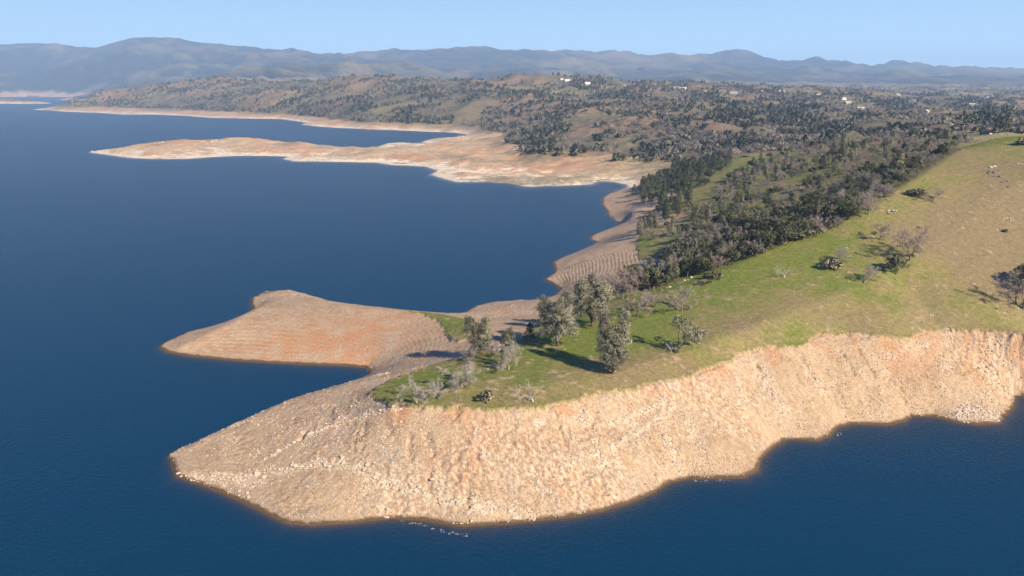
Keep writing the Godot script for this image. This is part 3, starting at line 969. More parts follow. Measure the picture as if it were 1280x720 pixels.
func oak_shape(height: float, width: float, leaf: Color, clumps: int, hollow: float) -> Array:
	# evergreen oak: short trunk, limbs, a dense uneven crown of leaf clumps
	var wood := Shape.new()
	var crown := Shape.new()
	var tips := []
	var brown := Color(0.09, 0.075, 0.06)
	bark(wood, [Vector3(0, -0.6, 0), Vector3(0.1, height * 0.18, 0)], [height * 0.045, height * 0.034], 7, brown)
	for k in 4:
		var a := TAU * (k + rng.randf() * 0.6) / 4
		limb(wood, tips, Vector3(0.1, height * 0.18, 0), Vector3(cos(a) * 0.8, 1.0, sin(a) * 0.8).normalized(), height * 0.32, height * 0.02, 1, 2, 0.2, 0.08, brown)
	var lobes := []
	for k in 9:
		var d := rv()
		d.y = absf(d.y) * 0.8 - 0.12
		lobes.append([Vector3(d.x * width * 0.30, height * 0.50 + d.y * height * 0.36, d.z * width * 0.30), width * rng.randf_range(0.17, 0.27), vary(leaf, 0.2)])
	for k in clumps:
		var l: Array = lobes[rng.randi() % lobes.size()]
		var o := rv()
		o.y = o.y * 0.8 + 0.15
		var p: Vector3 = l[0] + o * float(l[1]) * pow(rng.randf(), hollow)
		if p.y < height * 0.06:
			p.y = height * 0.06 + rng.randf() * 0.5
		tuft(crown, p, o.normalized(), 24, 0.62, 0.52, 0.36, vary(l[2], 0.22))
	return [wood, crown]


func bare_shape(height: float, width: float, twig: Color, bark_col: Color, depth: int, fine: int, tilt: Vector3, leafy := 0) -> Array:
	# leafless oak: limbs that fork into a haze of thin twigs
	var wood := Shape.new()
	var crown := Shape.new()
	var tips := []
	var base := Vector3(0, height * 0.16, 0) + tilt * height * 0.16
	bark(wood, [Vector3(0, -0.6, 0), Vector3(0, 0.1, 0), base], [height * 0.036, height * 0.030, height * 0.024], 6, bark_col)
	var limbs := 4
	for k in limbs:
		var a := TAU * (k + rng.randf() * 0.7) / limbs
		var d := Vector3(cos(a) * width / height, 0.9, sin(a) * width / height) + tilt
		limb(wood, tips, base, d.normalized(), height * 0.34, height * 0.015, depth, 2, 0.22, 0.04, bark_col)
	for t in tips:
		var p: Vector3 = t[0]
		if leafy > 0:
			tuft(crown, p, (p - Vector3(0, height * 0.4, 0)).normalized(), leafy, 0.55, 0.42, 0.16, vary(twig, 0.2))
		for k in fine:
			var q: Vector3 = p + rv() * height * 0.075 * rng.randf()
			var d: Vector3 = (t[1] + rv() * 1.1 + Vector3.UP * 0.15).normalized()
			var e := q + d * height * rng.randf_range(0.05, 0.12)
			var side := d.cross(rv()).normalized() * rng.randf_range(0.022, 0.045)
			var f := (side.cross(d).normalized() + Vector3.UP * 0.3 + rv() * 0.3).normalized()
			crown.tri(q - side, e, q + side, f, f, f, vary(twig, 0.25))
	return [wood, crown]


func shrub_shape(size: float, leaf: Color) -> Array:
	var wood := Shape.new()
	var crown := Shape.new()
	for k in 7:
		var d := (rv() + Vector3.UP * 1.3).normalized()
		wood.tube(Vector3(0, -0.2, 0), d * size * 0.7, 0.05, 0.02, 3, Color(0.1, 0.085, 0.07))
	for k in 46:
		var o := rv()
		o.y = absf(o.y)
		tuft(crown, o * size * rng.randf_range(0.35, 0.8) + Vector3(0, size * 0.15, 0), o, 16, 0.3, 0.36, 0.20, vary(leaf, 0.25))
	return [wood, crown]


func numbered(called: String) -> String:
	var k: int = taken.get(called, 0)
	taken[called] = k + 1
	return called if k == 0 else "%s_%03d" % [called, k]


func thing(called: String, label: String, category: String, group := "") -> Node3D:
	var o := Node3D.new()
	o.name = numbered(called)
	o.set_meta("label", label)
	o.set_meta("category", category)
	if group != "":
		o.set_meta("group", group)
	add_child(o)
	return o


func part(called: String, mesh: Mesh, parent: Node3D) -> MeshInstance3D:
	var o := MeshInstance3D.new()
	o.name = called
	o.mesh = mesh
	parent.add_child(o, true)
	return o


var kinds := {}      # kind -> [[trunk mesh, crown mesh, height], ...]


func grow_kind(kind: String, shapes: Array, height: float) -> void:
	if not kinds.has(kind):
		kinds[kind] = []
	kinds[kind].append([shapes[0].mesh(mats.bark), shapes[1].mesh(mats.leaf), height])


func make_kinds() -> void:
	var bark_m := StandardMaterial3D.new()
	bark_m.resource_name = "bark"
	bark_m.vertex_color_use_as_albedo = true
	bark_m.roughness = 0.95
	bark_m.metallic_specular = 0.2
	mats["bark"] = bark_m
	var leaf_m := StandardMaterial3D.new()
	leaf_m.resource_name = "foliage"
	leaf_m.vertex_color_use_as_albedo = true
	leaf_m.roughness = 0.85
	leaf_m.metallic_specular = 0.2
	leaf_m.cull_mode = BaseMaterial3D.CULL_DISABLED
	leaf_m.backlight_enabled = true
	leaf_m.backlight = Color(0.35, 0.35, 0.3)
	mats["leaf"] = leaf_m
	var grey_green := Color(0.315, 0.312, 0.235)
	grow_kind("tall_pine", pine_shape(18.0, 10.5, 2, 1.3, grey_green, 0.0), 18.0)
	grow_kind("broad_pine", pine_shape(15.0, 15.0, 3, 1.1, grey_green, 0.14), 15.0)
	grow_kind("broad_pine", pine_shape(15.0, 13.0, 3, 1.1, grey_green, 0.12), 15.0)
	grow_kind("grey_pine", pine_shape(13.0, 9.0, 2, 0.95, Color(0.29, 0.29, 0.20), 0.08), 13.0)
	grow_kind("grey_pine", pine_shape(13.0, 7.5, 1, 1.1, Color(0.24, 0.245, 0.165), 0.08), 13.0)
	grow_kind("grey_pine", pine_shape(13.0, 8.5, 2, 0.9, Color(0.20, 0.215, 0.14), 0.08), 13.0)
	for k in 4:
		grow_kind("conifer", conifer_shape(13.0, 8.0 + k * 0.8, Color(0.075, 0.105, 0.060).lerp(Color(0.15, 0.165, 0.10), k * 0.25)), 13.0)
	for k in 5:
		grow_kind("live_oak", oak_shape(9.0, 10.0 + (k % 3), Color(0.085, 0.102, 0.050).lerp(Color(0.20, 0.20, 0.125), k * 0.22), 190, 0.35), 9.0)
	for k in 5:
		grow_kind("bare_oak", bare_shape(9.0, 8.5 + (k % 3), [Color(0.24, 0.205, 0.185), Color(0.21, 0.185, 0.16), Color(0.25, 0.20, 0.175), Color(0.20, 0.18, 0.165), Color(0.26, 0.22, 0.20)][k], Color(0.15, 0.125, 0.105), 3, 26, Vector3.ZERO), 9.0)
	for k in 3:
		grow_kind("pale_oak", bare_shape(8.0, 8.0 + k, Color(0.29, 0.262, 0.235), Color(0.27, 0.245, 0.21), 3, 36, Vector3.ZERO), 8.0)
	grow_kind("leaning_oak", bare_shape(8.0, 6.0, Color(0.25, 0.25, 0.185), Color(0.10, 0.085, 0.07), 3, 14, Vector3(0.6, 0, 0.1), 26), 8.0)
	grow_kind("leaning_oak", bare_shape(8.0, 6.0, Color(0.27, 0.245, 0.215), Color(0.18, 0.16, 0.14), 3, 22, Vector3(0.8, 0, -0.2)), 8.0)
	grow_kind("dead_tree", bare_shape(8.0, 9.0, Color(0.40, 0.37, 0.33), Color(0.42, 0.39, 0.34), 2, 3, Vector3(0.2, 0, 0)), 8.0)
	grow_kind("dead_tree", bare_shape(8.0, 10.0, Color(0.36, 0.33, 0.29), Color(0.37, 0.34, 0.30), 2, 7, Vector3(-0.3, 0, 0)), 8.0)
	for k in 2:
		grow_kind("shrub", shrub_shape(1.6, [Color(0.20, 0.195, 0.12), Color(0.28, 0.255, 0.185)][k]), 1.8)


func plant(kind: String, variant: int, at: Vector3, tall: float, turn: float, called: String, label: String, category: String, group := "", stretch := 1.0) -> Node3D:
	var list: Array = kinds[kind]
	var m: Array = list[variant % list.size()]
	if group != "":
		var big := "tall " if tall > 9.2 else ("low " if tall < 6.8 else "")
		if kind == "live_oak" and variant % list.size() >= 3:
			label = label.replace("dark evergreen", "dusty olive evergreen")
		if kind == "bare_oak" and variant % list.size() in [2, 4]:
			label = label.replace("grey leafless", "pinkish-grey leafless")
		if kind == "conifer" and variant % list.size() == 3:
			label = label.replace("dark green", "lighter green")
		label = big + label
	var o := thing(called, label, category, group)
	part("trunk", m[0], o)
	part("crown", m[1], o)
	var s: float = tall / float(m[2])
	o.transform = Transform3D(Basis(Vector3.UP, turn).scaled(Vector3(s * stretch, s, s * stretch)), at)
	return o


func lone(kind: String, variant: int, u: float, v: float, px: float, turn: float, called: String, label: String, stretch := 1.0) -> void:
	# a tree whose foot shows at a pixel: the ground there gives its distance, its picture height its size
	var p := hit(u, v)
	var away := Vector3(p.x, p.y - EYE, p.z).length()
	plant(kind, variant, p, px * away / FPX * 1.05, turn, called, label, "shrub" if called == "shrub" else "tree", "", stretch)


func lone_trees() -> void:
	lone("tall_pine", 0, 766, 467, 79, 0.4, "grey_pine", "tall dense grey-green pine standing alone above the cut bank")
	lone("broad_pine", 0, 697, 433, 62, 1.2, "grey_pine", "broad grey-green pine with forked trunk shading the bare gully", 1.05)
	lone("broad_pine", 1, 740, 408, 62, 2.2, "grey_pine", "broad grey-green pine behind the fork-trunked pine, beside the cove", 1.1)
	lone("grey_pine", 0, 600, 443, 52, 0.3, "grey_pine", "slender leaning grey pine at the head of the dry gully", 1.2)
	lone("conifer", 3, 662, 428, 24, 0.9, "grey_pine", "young slim pine in the shadow of the forked pine")
	lone("grey_pine", 2, 632, 440, 30, 1.9, "grey_pine", "small pine behind the white-trunked tree near the gully", 1.2)
	lone("pale_oak", 0, 636, 462, 36, 0.5, "pale_oak", "pale-trunked thin tree with sparse crown on the green shelf", 0.8)
	lone("pale_oak", 1, 577, 484, 33, 1.5, "pale_oak", "round pale leafless oak with dense twigs on the green shelf", 1.15)
	lone("pale_oak", 2, 521, 504, 36, 2.4, "pale_oak", "pale leafless oak at the western end of the grass", 0.9)
	lone("pale_oak", 0, 548, 498, 21, 3.4, "pale_oak", "small pale leafless oak between two larger pale oaks", 0.9)
	lone("bare_oak", 3, 588, 452, 18, 0.2, "bare_oak", "low grey leafless thicket tree at the foot of the slender pine", 1.4)
	lone("bare_oak", 1, 615, 447, 16, 2.2, "bare_oak", "low grey leafless tree along the gully edge", 1.4)
	lone("shrub", 1, 608, 501, 14, 0.2, "shrub", "low grey-green shrub near the orange bank edge")
	lone("shrub", 0, 600, 501, 9, 1.2, "shrub", "small dark shrub beside the grey-green shrub")
	lone("dead_tree", 1, 666, 502, 32, 0.6, "dead_tree", "grey broken dead tree spread low over the grass", 1.1)
	lone("dead_tree", 0, 694, 445, 13, 1.6, "dead_tree", "short pale dead stump below the forked pine", 0.6)
	lone("dead_tree", 0, 725, 503, 14, 1.0, "dead_tree", "small bare dead sapling at the bank edge", 0.5)
	lone("leaning_oak", 0, 845, 441, 42, 0.2, "leaning_oak", "dark oak leaning east with dead branches at its foot", 1.0)
	lone("dead_tree", 1, 838, 441, 22, 2.6, "dead_tree", "fallen grey branches heaped under the leaning dark oak", 1.0)
	lone("bare_oak", 0, 797, 396, 36, 0.7, "bare_oak", "grey leafless oak on the green flat below the wood")
	lone("bare_oak", 4, 852, 389, 33, 1.7, "bare_oak", "round grey leafless oak with a bright green patch beside it", 1.15)
	lone("bare_oak", 2, 819, 384, 22, 2.7, "bare_oak", "small reddish leafless oak between two grey oaks", 1.1)
	lone("bare_oak", 2, 778, 374, 40, 0.1, "bare_oak", "tall bare oak with dark limbs at the cove's edge")
	lone("bare_oak", 3, 762, 372, 32, 3.1, "bare_oak", "grey leafless oak beside the tall bare oak at the cove")
	lone("pale_oak", 1, 748, 376, 30, 4.1, "pale_oak", "pale leafless oak on the bare slope above the cove")
	lone("live_oak", 3, 812, 362, 30, 1.0, "live_oak", "dark round evergreen oak at the end of the wood")
	lone("live_oak", 2, 794, 357, 26, 2.0, "live_oak", "dark evergreen oak on the cove side of the wood's end")
	lone("bare_oak", 2, 1137, 326, 37, 0.6, "bare_oak", "reddish leafless oak alone on the open hillside", 0.95)
	lone("live_oak", 4, 1120, 343, 22, 1.4, "live_oak", "low dusty-green oak downhill of the reddish hillside oak", 0.9)
	lone("leaning_oak", 1, 1080, 354, 21, 0.0, "leaning_oak", "grey oak leaning uphill with pale stones at its foot", 1.0)
	lone("shrub", 1, 1038, 335, 12, 0.5, "shrub", "grey-green shrub below a leaning bare oak on the hillside", 1.5)
	lone("leaning_oak", 1, 1046, 331, 20, 0.3, "leaning_oak", "small bare oak leaning over a hillside shrub")
	lone("dead_tree", 0, 980, 347, 19, 0.6, "dead_tree", "bleached dead tree collapsed on the green hillside", 1.2)
	lone("bare_oak", 0, 1279, 386, 46, 0.8, "bare_oak", "tall dark-limbed leafless oak on the eastern slope")
	lone("live_oak", 4, 1283, 358, 24, 0.8, "live_oak", "dusty evergreen oak behind the tall leafless oak on the slope")
	lone("live_oak", 1, 1248, 171, 17, 0.9, "live_oak", "dark round oak on the hill crest beside a white car", 0.9)
	lone("bare_oak", 0, 1166, 252, 17, 0.3, "bare_oak", "leafless oak on the green slope under the wood, beside a dark shrub")
	lone("shrub", 0, 1145, 244, 9, 0.3, "shrub", "dark shrub beside a leafless oak below the wood", 1.5)
	lone("bare_oak", 3, 1107, 246, 14, 1.3, "bare_oak", "small leafless oak at the grass edge under the wood")
	lone("bare_oak", 1, 1100, 300, 20, 0.9, "bare_oak", "leafless oak where the wood meets the open green slope")
	lone("bare_oak", 4, 1068, 262, 26, 0.4, "bare_oak", "mauve leafless oak at the lower rim of the wood", 1.2)
	lone("bare_oak", 0, 1085, 268, 24, 2.4, "bare_oak", "mauve leafless oak leaning out over the green slope", 1.2)
	lone("shrub", 0, 1256, 290, 4, 0.3, "shrub", "tiny dark bush alone on the brown upper hillside")
	lone("shrub", 1, 1279, 181, 8, 0.3, "shrub", "dark low bush on the crest of the brown hill", 1.4)
	lone("dead_tree", 0, 971, 342, 10, 2.6, "dead_tree", "bleached snag beside the collapsed dead tree", 0.8)
	lone("shrub", 0, 893, 347, 9, 0.3, "shrub", "round dusty bush at the upper edge of the green hillside", 1.6)


func world_polygon(points: Array) -> PackedVector2Array:
	var p := PackedVector2Array()
	for q in points:
		var w := hit(q[0], q[1])
		p.append(Vector2(w.x, w.z))
	return p


func scatter(poly: PackedVector2Array, gap: float, most: int, crowd: Array) -> Array:
	# random places in a polygon, no two closer than gap
	var lo := Vector2(1e9, 1e9)
	var hi := Vector2(-1e9, -1e9)
	for p in poly:
		lo = lo.min(p)
		hi = hi.max(p)
	var out := []
	var tries := most * 30
	while tries > 0 and out.size() < most:
		tries -= 1
		var p := Vector2(rng.randf_range(lo.x, hi.x), rng.randf_range(lo.y, hi.y))
		if not Geometry2D.is_point_in_polygon(p, poly):
			continue
		var free := true
		for q in crowd:
			if p.distance_squared_to(q) < gap * gap:
				free = false
				break
		if free:
			crowd.append(p)
			out.append(p)
	return out


var wood_areas := []


func woods() -> void:
	var crowd := []
	var rim := world_polygon([[772, 366], [822, 362], [872, 346], [930, 326], [985, 306], [1040, 288], [1072, 268], [1075, 252], [1035, 262], [985, 272], [930, 280], [892, 283], [868, 296], [850, 312], [838, 334], [812, 344]])
	var grove := world_polygon([[790, 247], [806, 230], [828, 222], [846, 210], [872, 209], [888, 201], [918, 200], [908, 218], [884, 226], [880, 238], [862, 244], [866, 258], [846, 276], [832, 280], [815, 262]])
	var open := world_polygon([[792, 300], [802, 284], [850, 280], [890, 262], [900, 235], [930, 212], [975, 192], [1045, 182], [1120, 172], [1185, 170], [1215, 178], [1180, 196], [1140, 222], [1105, 240], [1070, 252], [1010, 266], [950, 276], [895, 285], [865, 298], [850, 306]])
	wood_areas = [rim, open]
	var spots := scatter(grove, 4.8, 190, crowd)
	for p in spots:
		var at := Vector3(p.x, ground(p.x, p.y), p.y)
		if at.y < 3.0:
			continue
		if rng.randf() < 0.72:
			plant("conifer", rng.randi(), at, rng.randf_range(7.0, 14.0), rng.randf() * TAU, "conifer", "dark green conifer in the dense grove above the shaded cove", "tree", "conifers in the dark grove")
		else:
			plant("live_oak", rng.randi() % 3, at, rng.randf_range(7.0, 10.0), rng.randf() * TAU, "live_oak", "dark evergreen oak among the conifers of the grove", "tree", "oaks in the dark grove")
	spots = scatter(rim, 5.2, 230, crowd)
	for p in spots:
		var at := Vector3(p.x, ground(p.x, p.y), p.y)
		var r := rng.randf()
		if r < 0.52:
			plant("live_oak", rng.randi(), at, rng.randf_range(6.0, 10.0), rng.randf() * TAU, "live_oak", "dark evergreen oak in the belt of wood along the ridge", "tree", "oaks in the ridge belt")
		elif r < 0.80:
			plant("bare_oak", rng.randi(), at, rng.randf_range(6.0, 10.0), rng.randf() * TAU, "bare_oak", "grey leafless oak in the belt of wood along the ridge", "tree", "leafless oaks in the ridge belt")
		else:
			plant("grey_pine", rng.randi(), at, rng.randf_range(8.0, 13.0), rng.randf() * TAU, "grey_pine", "grey-green pine rising from the belt of wood along the ridge", "tree", "pines in the ridge belt")
	var brow := world_polygon([[1074, 264], [1108, 245], [1150, 220], [1196, 189], [1188, 178], [1140, 200], [1095, 225], [1062, 245]])
	for p in scatter(brow, 5.0, 60, crowd):
		var at := Vector3(p.x, ground(p.x, p.y), p.y)
		if rng.randf() < 0.6:
			plant("bare_oak", rng.randi(), at, rng.randf_range(5.0, 9.0), rng.randf() * TAU, "bare_oak", "grey leafless oak along the brow of the grassy hill", "tree", "leafless oaks along the hill brow")
		else:
			plant("live_oak", rng.randi(), at, rng.randf_range(5.0, 8.0), rng.randf() * TAU, "live_oak", "dark evergreen oak along the brow of the grassy hill", "tree", "oaks along the hill brow")
	var middle := world_polygon([[846, 296], [872, 266], [898, 238], [935, 213], [972, 197], [990, 208], [955, 235], [918, 264], [884, 290]])
	for p in scatter(middle, 5.6, 70, crowd):
		var at := Vector3(p.x, ground(p.x, p.y), p.y)
		if rng.randf() < 0.72:
			plant("grey_pine", rng.randi(), at, rng.randf_range(5.0, 11.0), rng.randf() * TAU, "grey_pine", "grey-green pine between the dark grove and the ridge belt", "tree", "pines between the woods")
		else:
			plant("bare_oak", rng.randi(), at, rng.randf_range(5.0, 8.0), rng.randf() * TAU, "bare_oak", "grey leafless oak between the dark grove and the ridge belt", "tree", "leafless oaks between the woods")
	spots = scatter(open, 5.6, 360, crowd)
	for p in spots:
		var at := Vector3(p.x, ground(p.x, p.y), p.y)
		var n := nz_big.get_noise_2d(p.x * 0.9, p.y * 0.9)
		if n > 0.30:
			continue      # grassy gaps
		var r := rng.randf()
		if r < 0.30:
			plant("live_oak", rng.randi(), at, rng.randf_range(5.0, 9.0), rng.randf() * TAU, "live_oak", "dark evergreen oak in the open wood on the far slope", "tree", "oaks in the open wood")
		elif r < 0.80:
			plant("bare_oak", rng.randi(), at, rng.randf_range(5.0, 9.5), rng.randf() * TAU, "bare_oak", "grey leafless oak in the open wood on the far slope", "tree", "leafless oaks in the open wood")
		else:
			plant("grey_pine", rng.randi(), at, rng.randf_range(8.0, 14.0), rng.randf() * TAU, "grey_pine", "grey-green pine in the open wood on the far slope", "tree", "pines in the open wood")


func far_tree(kind: int) -> ArrayMesh:
	# small trees of the country behind: few large leaf faces, no parts to tell apart
	var s := Shape.new()
	var leaf := Color(1, 1, 1)
	s.tube(Vector3(0, -0.15, 0), Vector3(0, 0.4, 0), 0.03, 0.02, 3, Color(0.7, 0.6, 0.5))
	for k in [56, 50, 60][kind]:
		var o := rv()
		var p: Vector3
		var wide := 0.30
		if kind == 0:
			o.y = o.y * 0.7 + 0.2
			p = Vector3(0, 0.52, 0) + Vector3(o.x * 0.42, o.y * 0.38, o.z * 0.42) * rng.randf_range(0.6, 1.0)
		elif kind == 1:
			var t := rng.randf()
			p = Vector3(o.x * 0.26 * (1.0 - t), 0.12 + t * 0.88, o.z * 0.26 * (1.0 - t))
			wide = 0.20
		else:
			p = Vector3(0, 0.55, 0) + Vector3(o.x * 0.45, o.y * 0.42, o.z * 0.45) * rng.randf_range(0.4, 1.0)
			wide = 0.07
		var d := (rv() + o * 0.5 + (Vector3.UP * 0.5 if kind == 2 else Vector3.ZERO)).normalized()
		var side := d.cross(rv()).normalized() * wide * 0.5
		var f := (o + Vector3.UP * 0.4).normalized()
		s.tri(p - side, p + d * 0.30, p + side, f, f, f, vary(leaf, 0.25))
	return s.mesh(mats.leaf)


func country_trees() -> void:
	var names := ["oak_woodland", "pine_woodland", "leafless_woodland"]
	var labels := ["dark oak woodland covering the hills beyond the lake", "dark pine woodland on the hills beyond the lake", "grey leafless woodland covering the hills beyond the lake"]
	var at := [[], [], []]
	var tint := [[], [], []]
	var g: Dictionary = level[VALLEY]
	var shades := [Color(0.13, 0.135, 0.095), Color(0.112, 0.128, 0.094), Color(0.285, 0.25, 0.22)]
	for k in 190000:
		# distances spread so that the picture is evenly covered
		var dist := 860.0 * pow(6.4, pow(rng.randf(), 0.8))
		var x := rng.randf_range(-0.74, 0.74) * dist
		var z := -dist
		if inside(level[HILL], x, z, 10.0) or not inside(g, x, z, 40.0):
			continue
		var y := ground(x, z)
		if y < 14.5 or x < -60.0 and inside(level[SPIT], x, z, 0.0):
			continue
		var n := nz_mid.get_noise_2d(x * 0.09, z * 0.09) + 0.5 * nz_big.get_noise_2d(x * 0.12, z * 0.12)
		if n + rng.randf_range(-0.3, 0.3) > 0.0:
			continue
		var mix := nz_mid.get_noise_2d(z * 0.06 + 300.0, x * 0.06) + rng.randf_range(-0.5, 0.5)
		var kind := 2 if mix < 0.06 else (0 if mix < 0.34 else 1)
		var tall := rng.randf_range(4.5, 8.5) if kind != 1 else rng.randf_range(7.0, 12.0)
		at[kind].append(Transform3D(Basis(Vector3.UP, rng.randf() * TAU).scaled(Vector3(tall * rng.randf_range(1.0, 1.5), tall, tall * rng.randf_range(1.0, 1.5))), Vector3(x, y, z)))
		tint[kind].append(vary(shades[kind], 0.35))
	for area in wood_areas:
		for p in scatter(area, 3.6, 420, []):
			if nz_big.get_noise_2d(p.x * 0.9, p.y * 0.9) > 0.30:
				continue
			var kind := 2 if rng.randf() < 0.75 else 0
			var tall := rng.randf_range(2.5, 6.0)
			at[kind].append(Transform3D(Basis(Vector3.UP, rng.randf() * TAU).scaled(Vector3(tall * rng.randf_range(1.0, 1.4), tall, tall * rng.randf_range(1.0, 1.4))), Vector3(p.x, ground(p.x, p.y), p.y)))
			tint[kind].append(vary(Color(0.17, 0.145, 0.12) if kind == 2 else Color(0.07, 0.08, 0.04), 0.3))
	for kind in 3:
		var mm := MultiMesh.new()
		mm.transform_format = MultiMesh.TRANSFORM_3D
		mm.use_colors = true
		mm.mesh = far_tree(kind)
		mm.instance_count = at[kind].size()
		for k in at[kind].size():
			mm.set_instance_transform(k, at[kind][k])
			mm.set_instance_color(k, tint[kind][k])
		var o := MultiMeshInstance3D.new()
		o.name = names[kind]
		o.multimesh = mm
		o.set_meta("kind", "stuff")
		o.set_meta("label", labels[kind])
		o.set_meta("category", "woodland")
		add_child(o)


# ---------------------------------------------------------------- stones, houses, cattle and other small things
func rock_shape(rough: float, flatness: float) -> Shape:
	var s := Shape.new()
	var ring := []
	var dirs := [Vector3.UP, Vector3.DOWN, Vector3.LEFT, Vector3.RIGHT, Vector3.FORWARD, Vector3.BACK]
	var faces := []
	for y in [0, 1]:
		for f in [[2, 4], [4, 3], [3, 5], [5, 2]]:
			faces.append([dirs[f[0]], dirs[f[1]], dirs[y]] if y == 0 else [dirs[f[1]], dirs[f[0]], dirs[y]])
	var moved := {}
	var place := func(p: Vector3) -> Vector3:
		var key := (p.normalized() * 100.0).round()
		if not moved.has(key):
			var q := p.normalized() * (1.0 + rng.randf_range(-rough, rough))
			q += rv() * rough * 0.3
			q.y *= flatness
			moved[key] = q * 0.5
		return moved[key]
	for f in faces:
		var ab: Vector3 = (f[0] + f[1]) * 0.5
		var bc: Vector3 = (f[1] + f[2]) * 0.5
		var ca: Vector3 = (f[2] + f[0]) * 0.5
		for t in [[f[0], ab, ca], [ab, f[1], bc], [ca, bc, f[2]], [ab, bc, ca]]:
			var a: Vector3 = place.call(t[0])
			var b: Vector3 = place.call(t[1])
			var c: Vector3 = place.call(t[2])
			var n := (b - a).cross(c - a).normalized()
			if n.dot(a + b + c) < 0.0:
				n = -n
				s.tri(a, b, c, n, n, n, Color.WHITE)
			else:
				s.tri(a, c, b, n, n, n, Color.WHITE)
	return s


func stone_material(called: String, c: Color) -> StandardMaterial3D:
	var m := StandardMaterial3D.new()
	m.resource_name = called
	m.albedo_color = c.linear_to_srgb()
	m.vertex_color_use_as_albedo = true
	m.roughness = 0.95
	m.metallic_specular = 0.25
	m.albedo_texture = mats.grain
	m.uv1_triplanar = true
	m.uv1_scale = Vector3.ONE * 1.7
	return m


func boulder(at: Vector3, size: float, tone: int, label: String, group: String) -> void:
	var o := MeshInstance3D.new()
	o.name = numbered("boulder")
	o.mesh = mats.rocks[tone][rng.randi() % 6]
	o.set_meta("label", label)
	o.set_meta("category", "boulder")
	o.set_meta("group", group)
	add_child(o)
	o.transform = Transform3D(Basis(Vector3.UP, rng.randf() * TAU).scaled(Vector3(rng.randf_range(0.8, 1.3), rng.randf_range(0.7, 1.1), rng.randf_range(0.8, 1.2)) * size), at + Vector3(0, size * 0.12, 0))


func boulder_row(points: Array, count: int, wide: float, lo: float, hi: float, tone: int, label: String, group: String) -> void:
	var p := []
	for q in points:
		p.append(hit(q[0], q[1]))
	for k in count:
		var t := rng.randf() * (p.size() - 1)
		var c: Vector3 = p[int(t)].lerp(p[mini(int(t) + 1, p.size() - 1)], t - int(t))
		c.x += rng.randfn() * wide
		c.z += rng.randfn() * wide
		c.y = ground(c.x, c.z)
		if c.y > 0.15:
			boulder(c, lo + (hi - lo) * pow(rng.randf(), 2.5), tone, label, group)


func outcrop(u: float, v: float, size: float, count: int, tone: int, label: String) -> void:
	var p := hit(u, v)
	var o := thing("rock_outcrop", label, "rocks", "rock outcrops on the slopes")
	o.position = p
	for k in count:
		var m := part("stone", mats.rocks[tone][rng.randi() % 6], o)
		var x := rng.randfn() * size * 0.55
		var z := rng.randfn() * size * 0.35
		var s := size * rng.randf_range(0.25, 0.65)
		m.transform = Transform3D(Basis(Vector3.UP, rng.randf() * TAU).scaled(Vector3(s * 1.2, s * 0.85, s)), Vector3(x, ground(p.x + x, p.z + z) - p.y + s * 0.12, z))


func rubble() -> void:
	# loose stones too many to count, thickest along the broken ribs
	var g: Dictionary = level[NEAR]
	var at := []
	var tint := []
	var shades := [Color(0.50, 0.40, 0.30), Color(0.40, 0.29, 0.20), Color(0.56, 0.47, 0.37), Color(0.32, 0.26, 0.21), Color(0.43, 0.27, 0.17)]
	var tries := 0
	while tries < 360000 and at.size() < 46000:
		tries += 1
		var x := rng.randf_range(-112.0, 200.0)
		var z := rng.randf_range(-300.0, -168.0)
		var y := ground(x, z)
		if y < 0.15 or y > 21.5 or z < -258.0 and x < 20.0:
			continue
		var i := int((x - g.fx0) / g.step)
		var j := int((g.fz0 - z) / g.step)
		var v := maxf(vein[j * g.fx + i], 0.0)
		var n := nz_mid.get_noise_2d(x * 1.3 + 40.0, z * 1.3) + 0.6 * nz_big.get_noise_2d(z, x)
		if rng.randf() > 0.03 + v * 0.9 + clampf(n - 0.1, 0.0, 0.5) * 1.3:
			continue
		if y > 14.0 and in_grass(x, z):
			continue
		var s := (0.16 + 0.42 * pow(rng.randf(), 3.0)) * (1.0 + v * 0.7)
		at.append(Transform3D(Basis(Vector3.UP, rng.randf() * TAU).scaled(Vector3(s * rng.randf_range(0.8, 1.6), s * rng.randf_range(0.6, 1.0), s)), Vector3(x, y + s * 0.1, z)))
		tint.append(vary(shades[2 if rng.randf() < v else rng.randi() % 5], 0.2))
	multi("rubble", rock_shape(0.3, 0.75).mesh(mats.loose), at, tint, "loose tan and pale stones strewn over the bare bank", "rubble")


func multi(called: String, mesh: Mesh, at: Array, tint: Array, label: String, category: String) -> void:
	var mm := MultiMesh.new()
	mm.transform_format = MultiMesh.TRANSFORM_3D
	mm.use_colors = true
	mm.mesh = mesh
	mm.instance_count = at.size()
	for k in at.size():
		mm.set_instance_transform(k, at[k])
		mm.set_instance_color(k, tint[k])
	var o := MultiMeshInstance3D.new()
	o.name = called
	o.multimesh = mm
	o.set_meta("kind", "stuff")
	o.set_meta("label", label)
	o.set_meta("category", category)
	add_child(o)


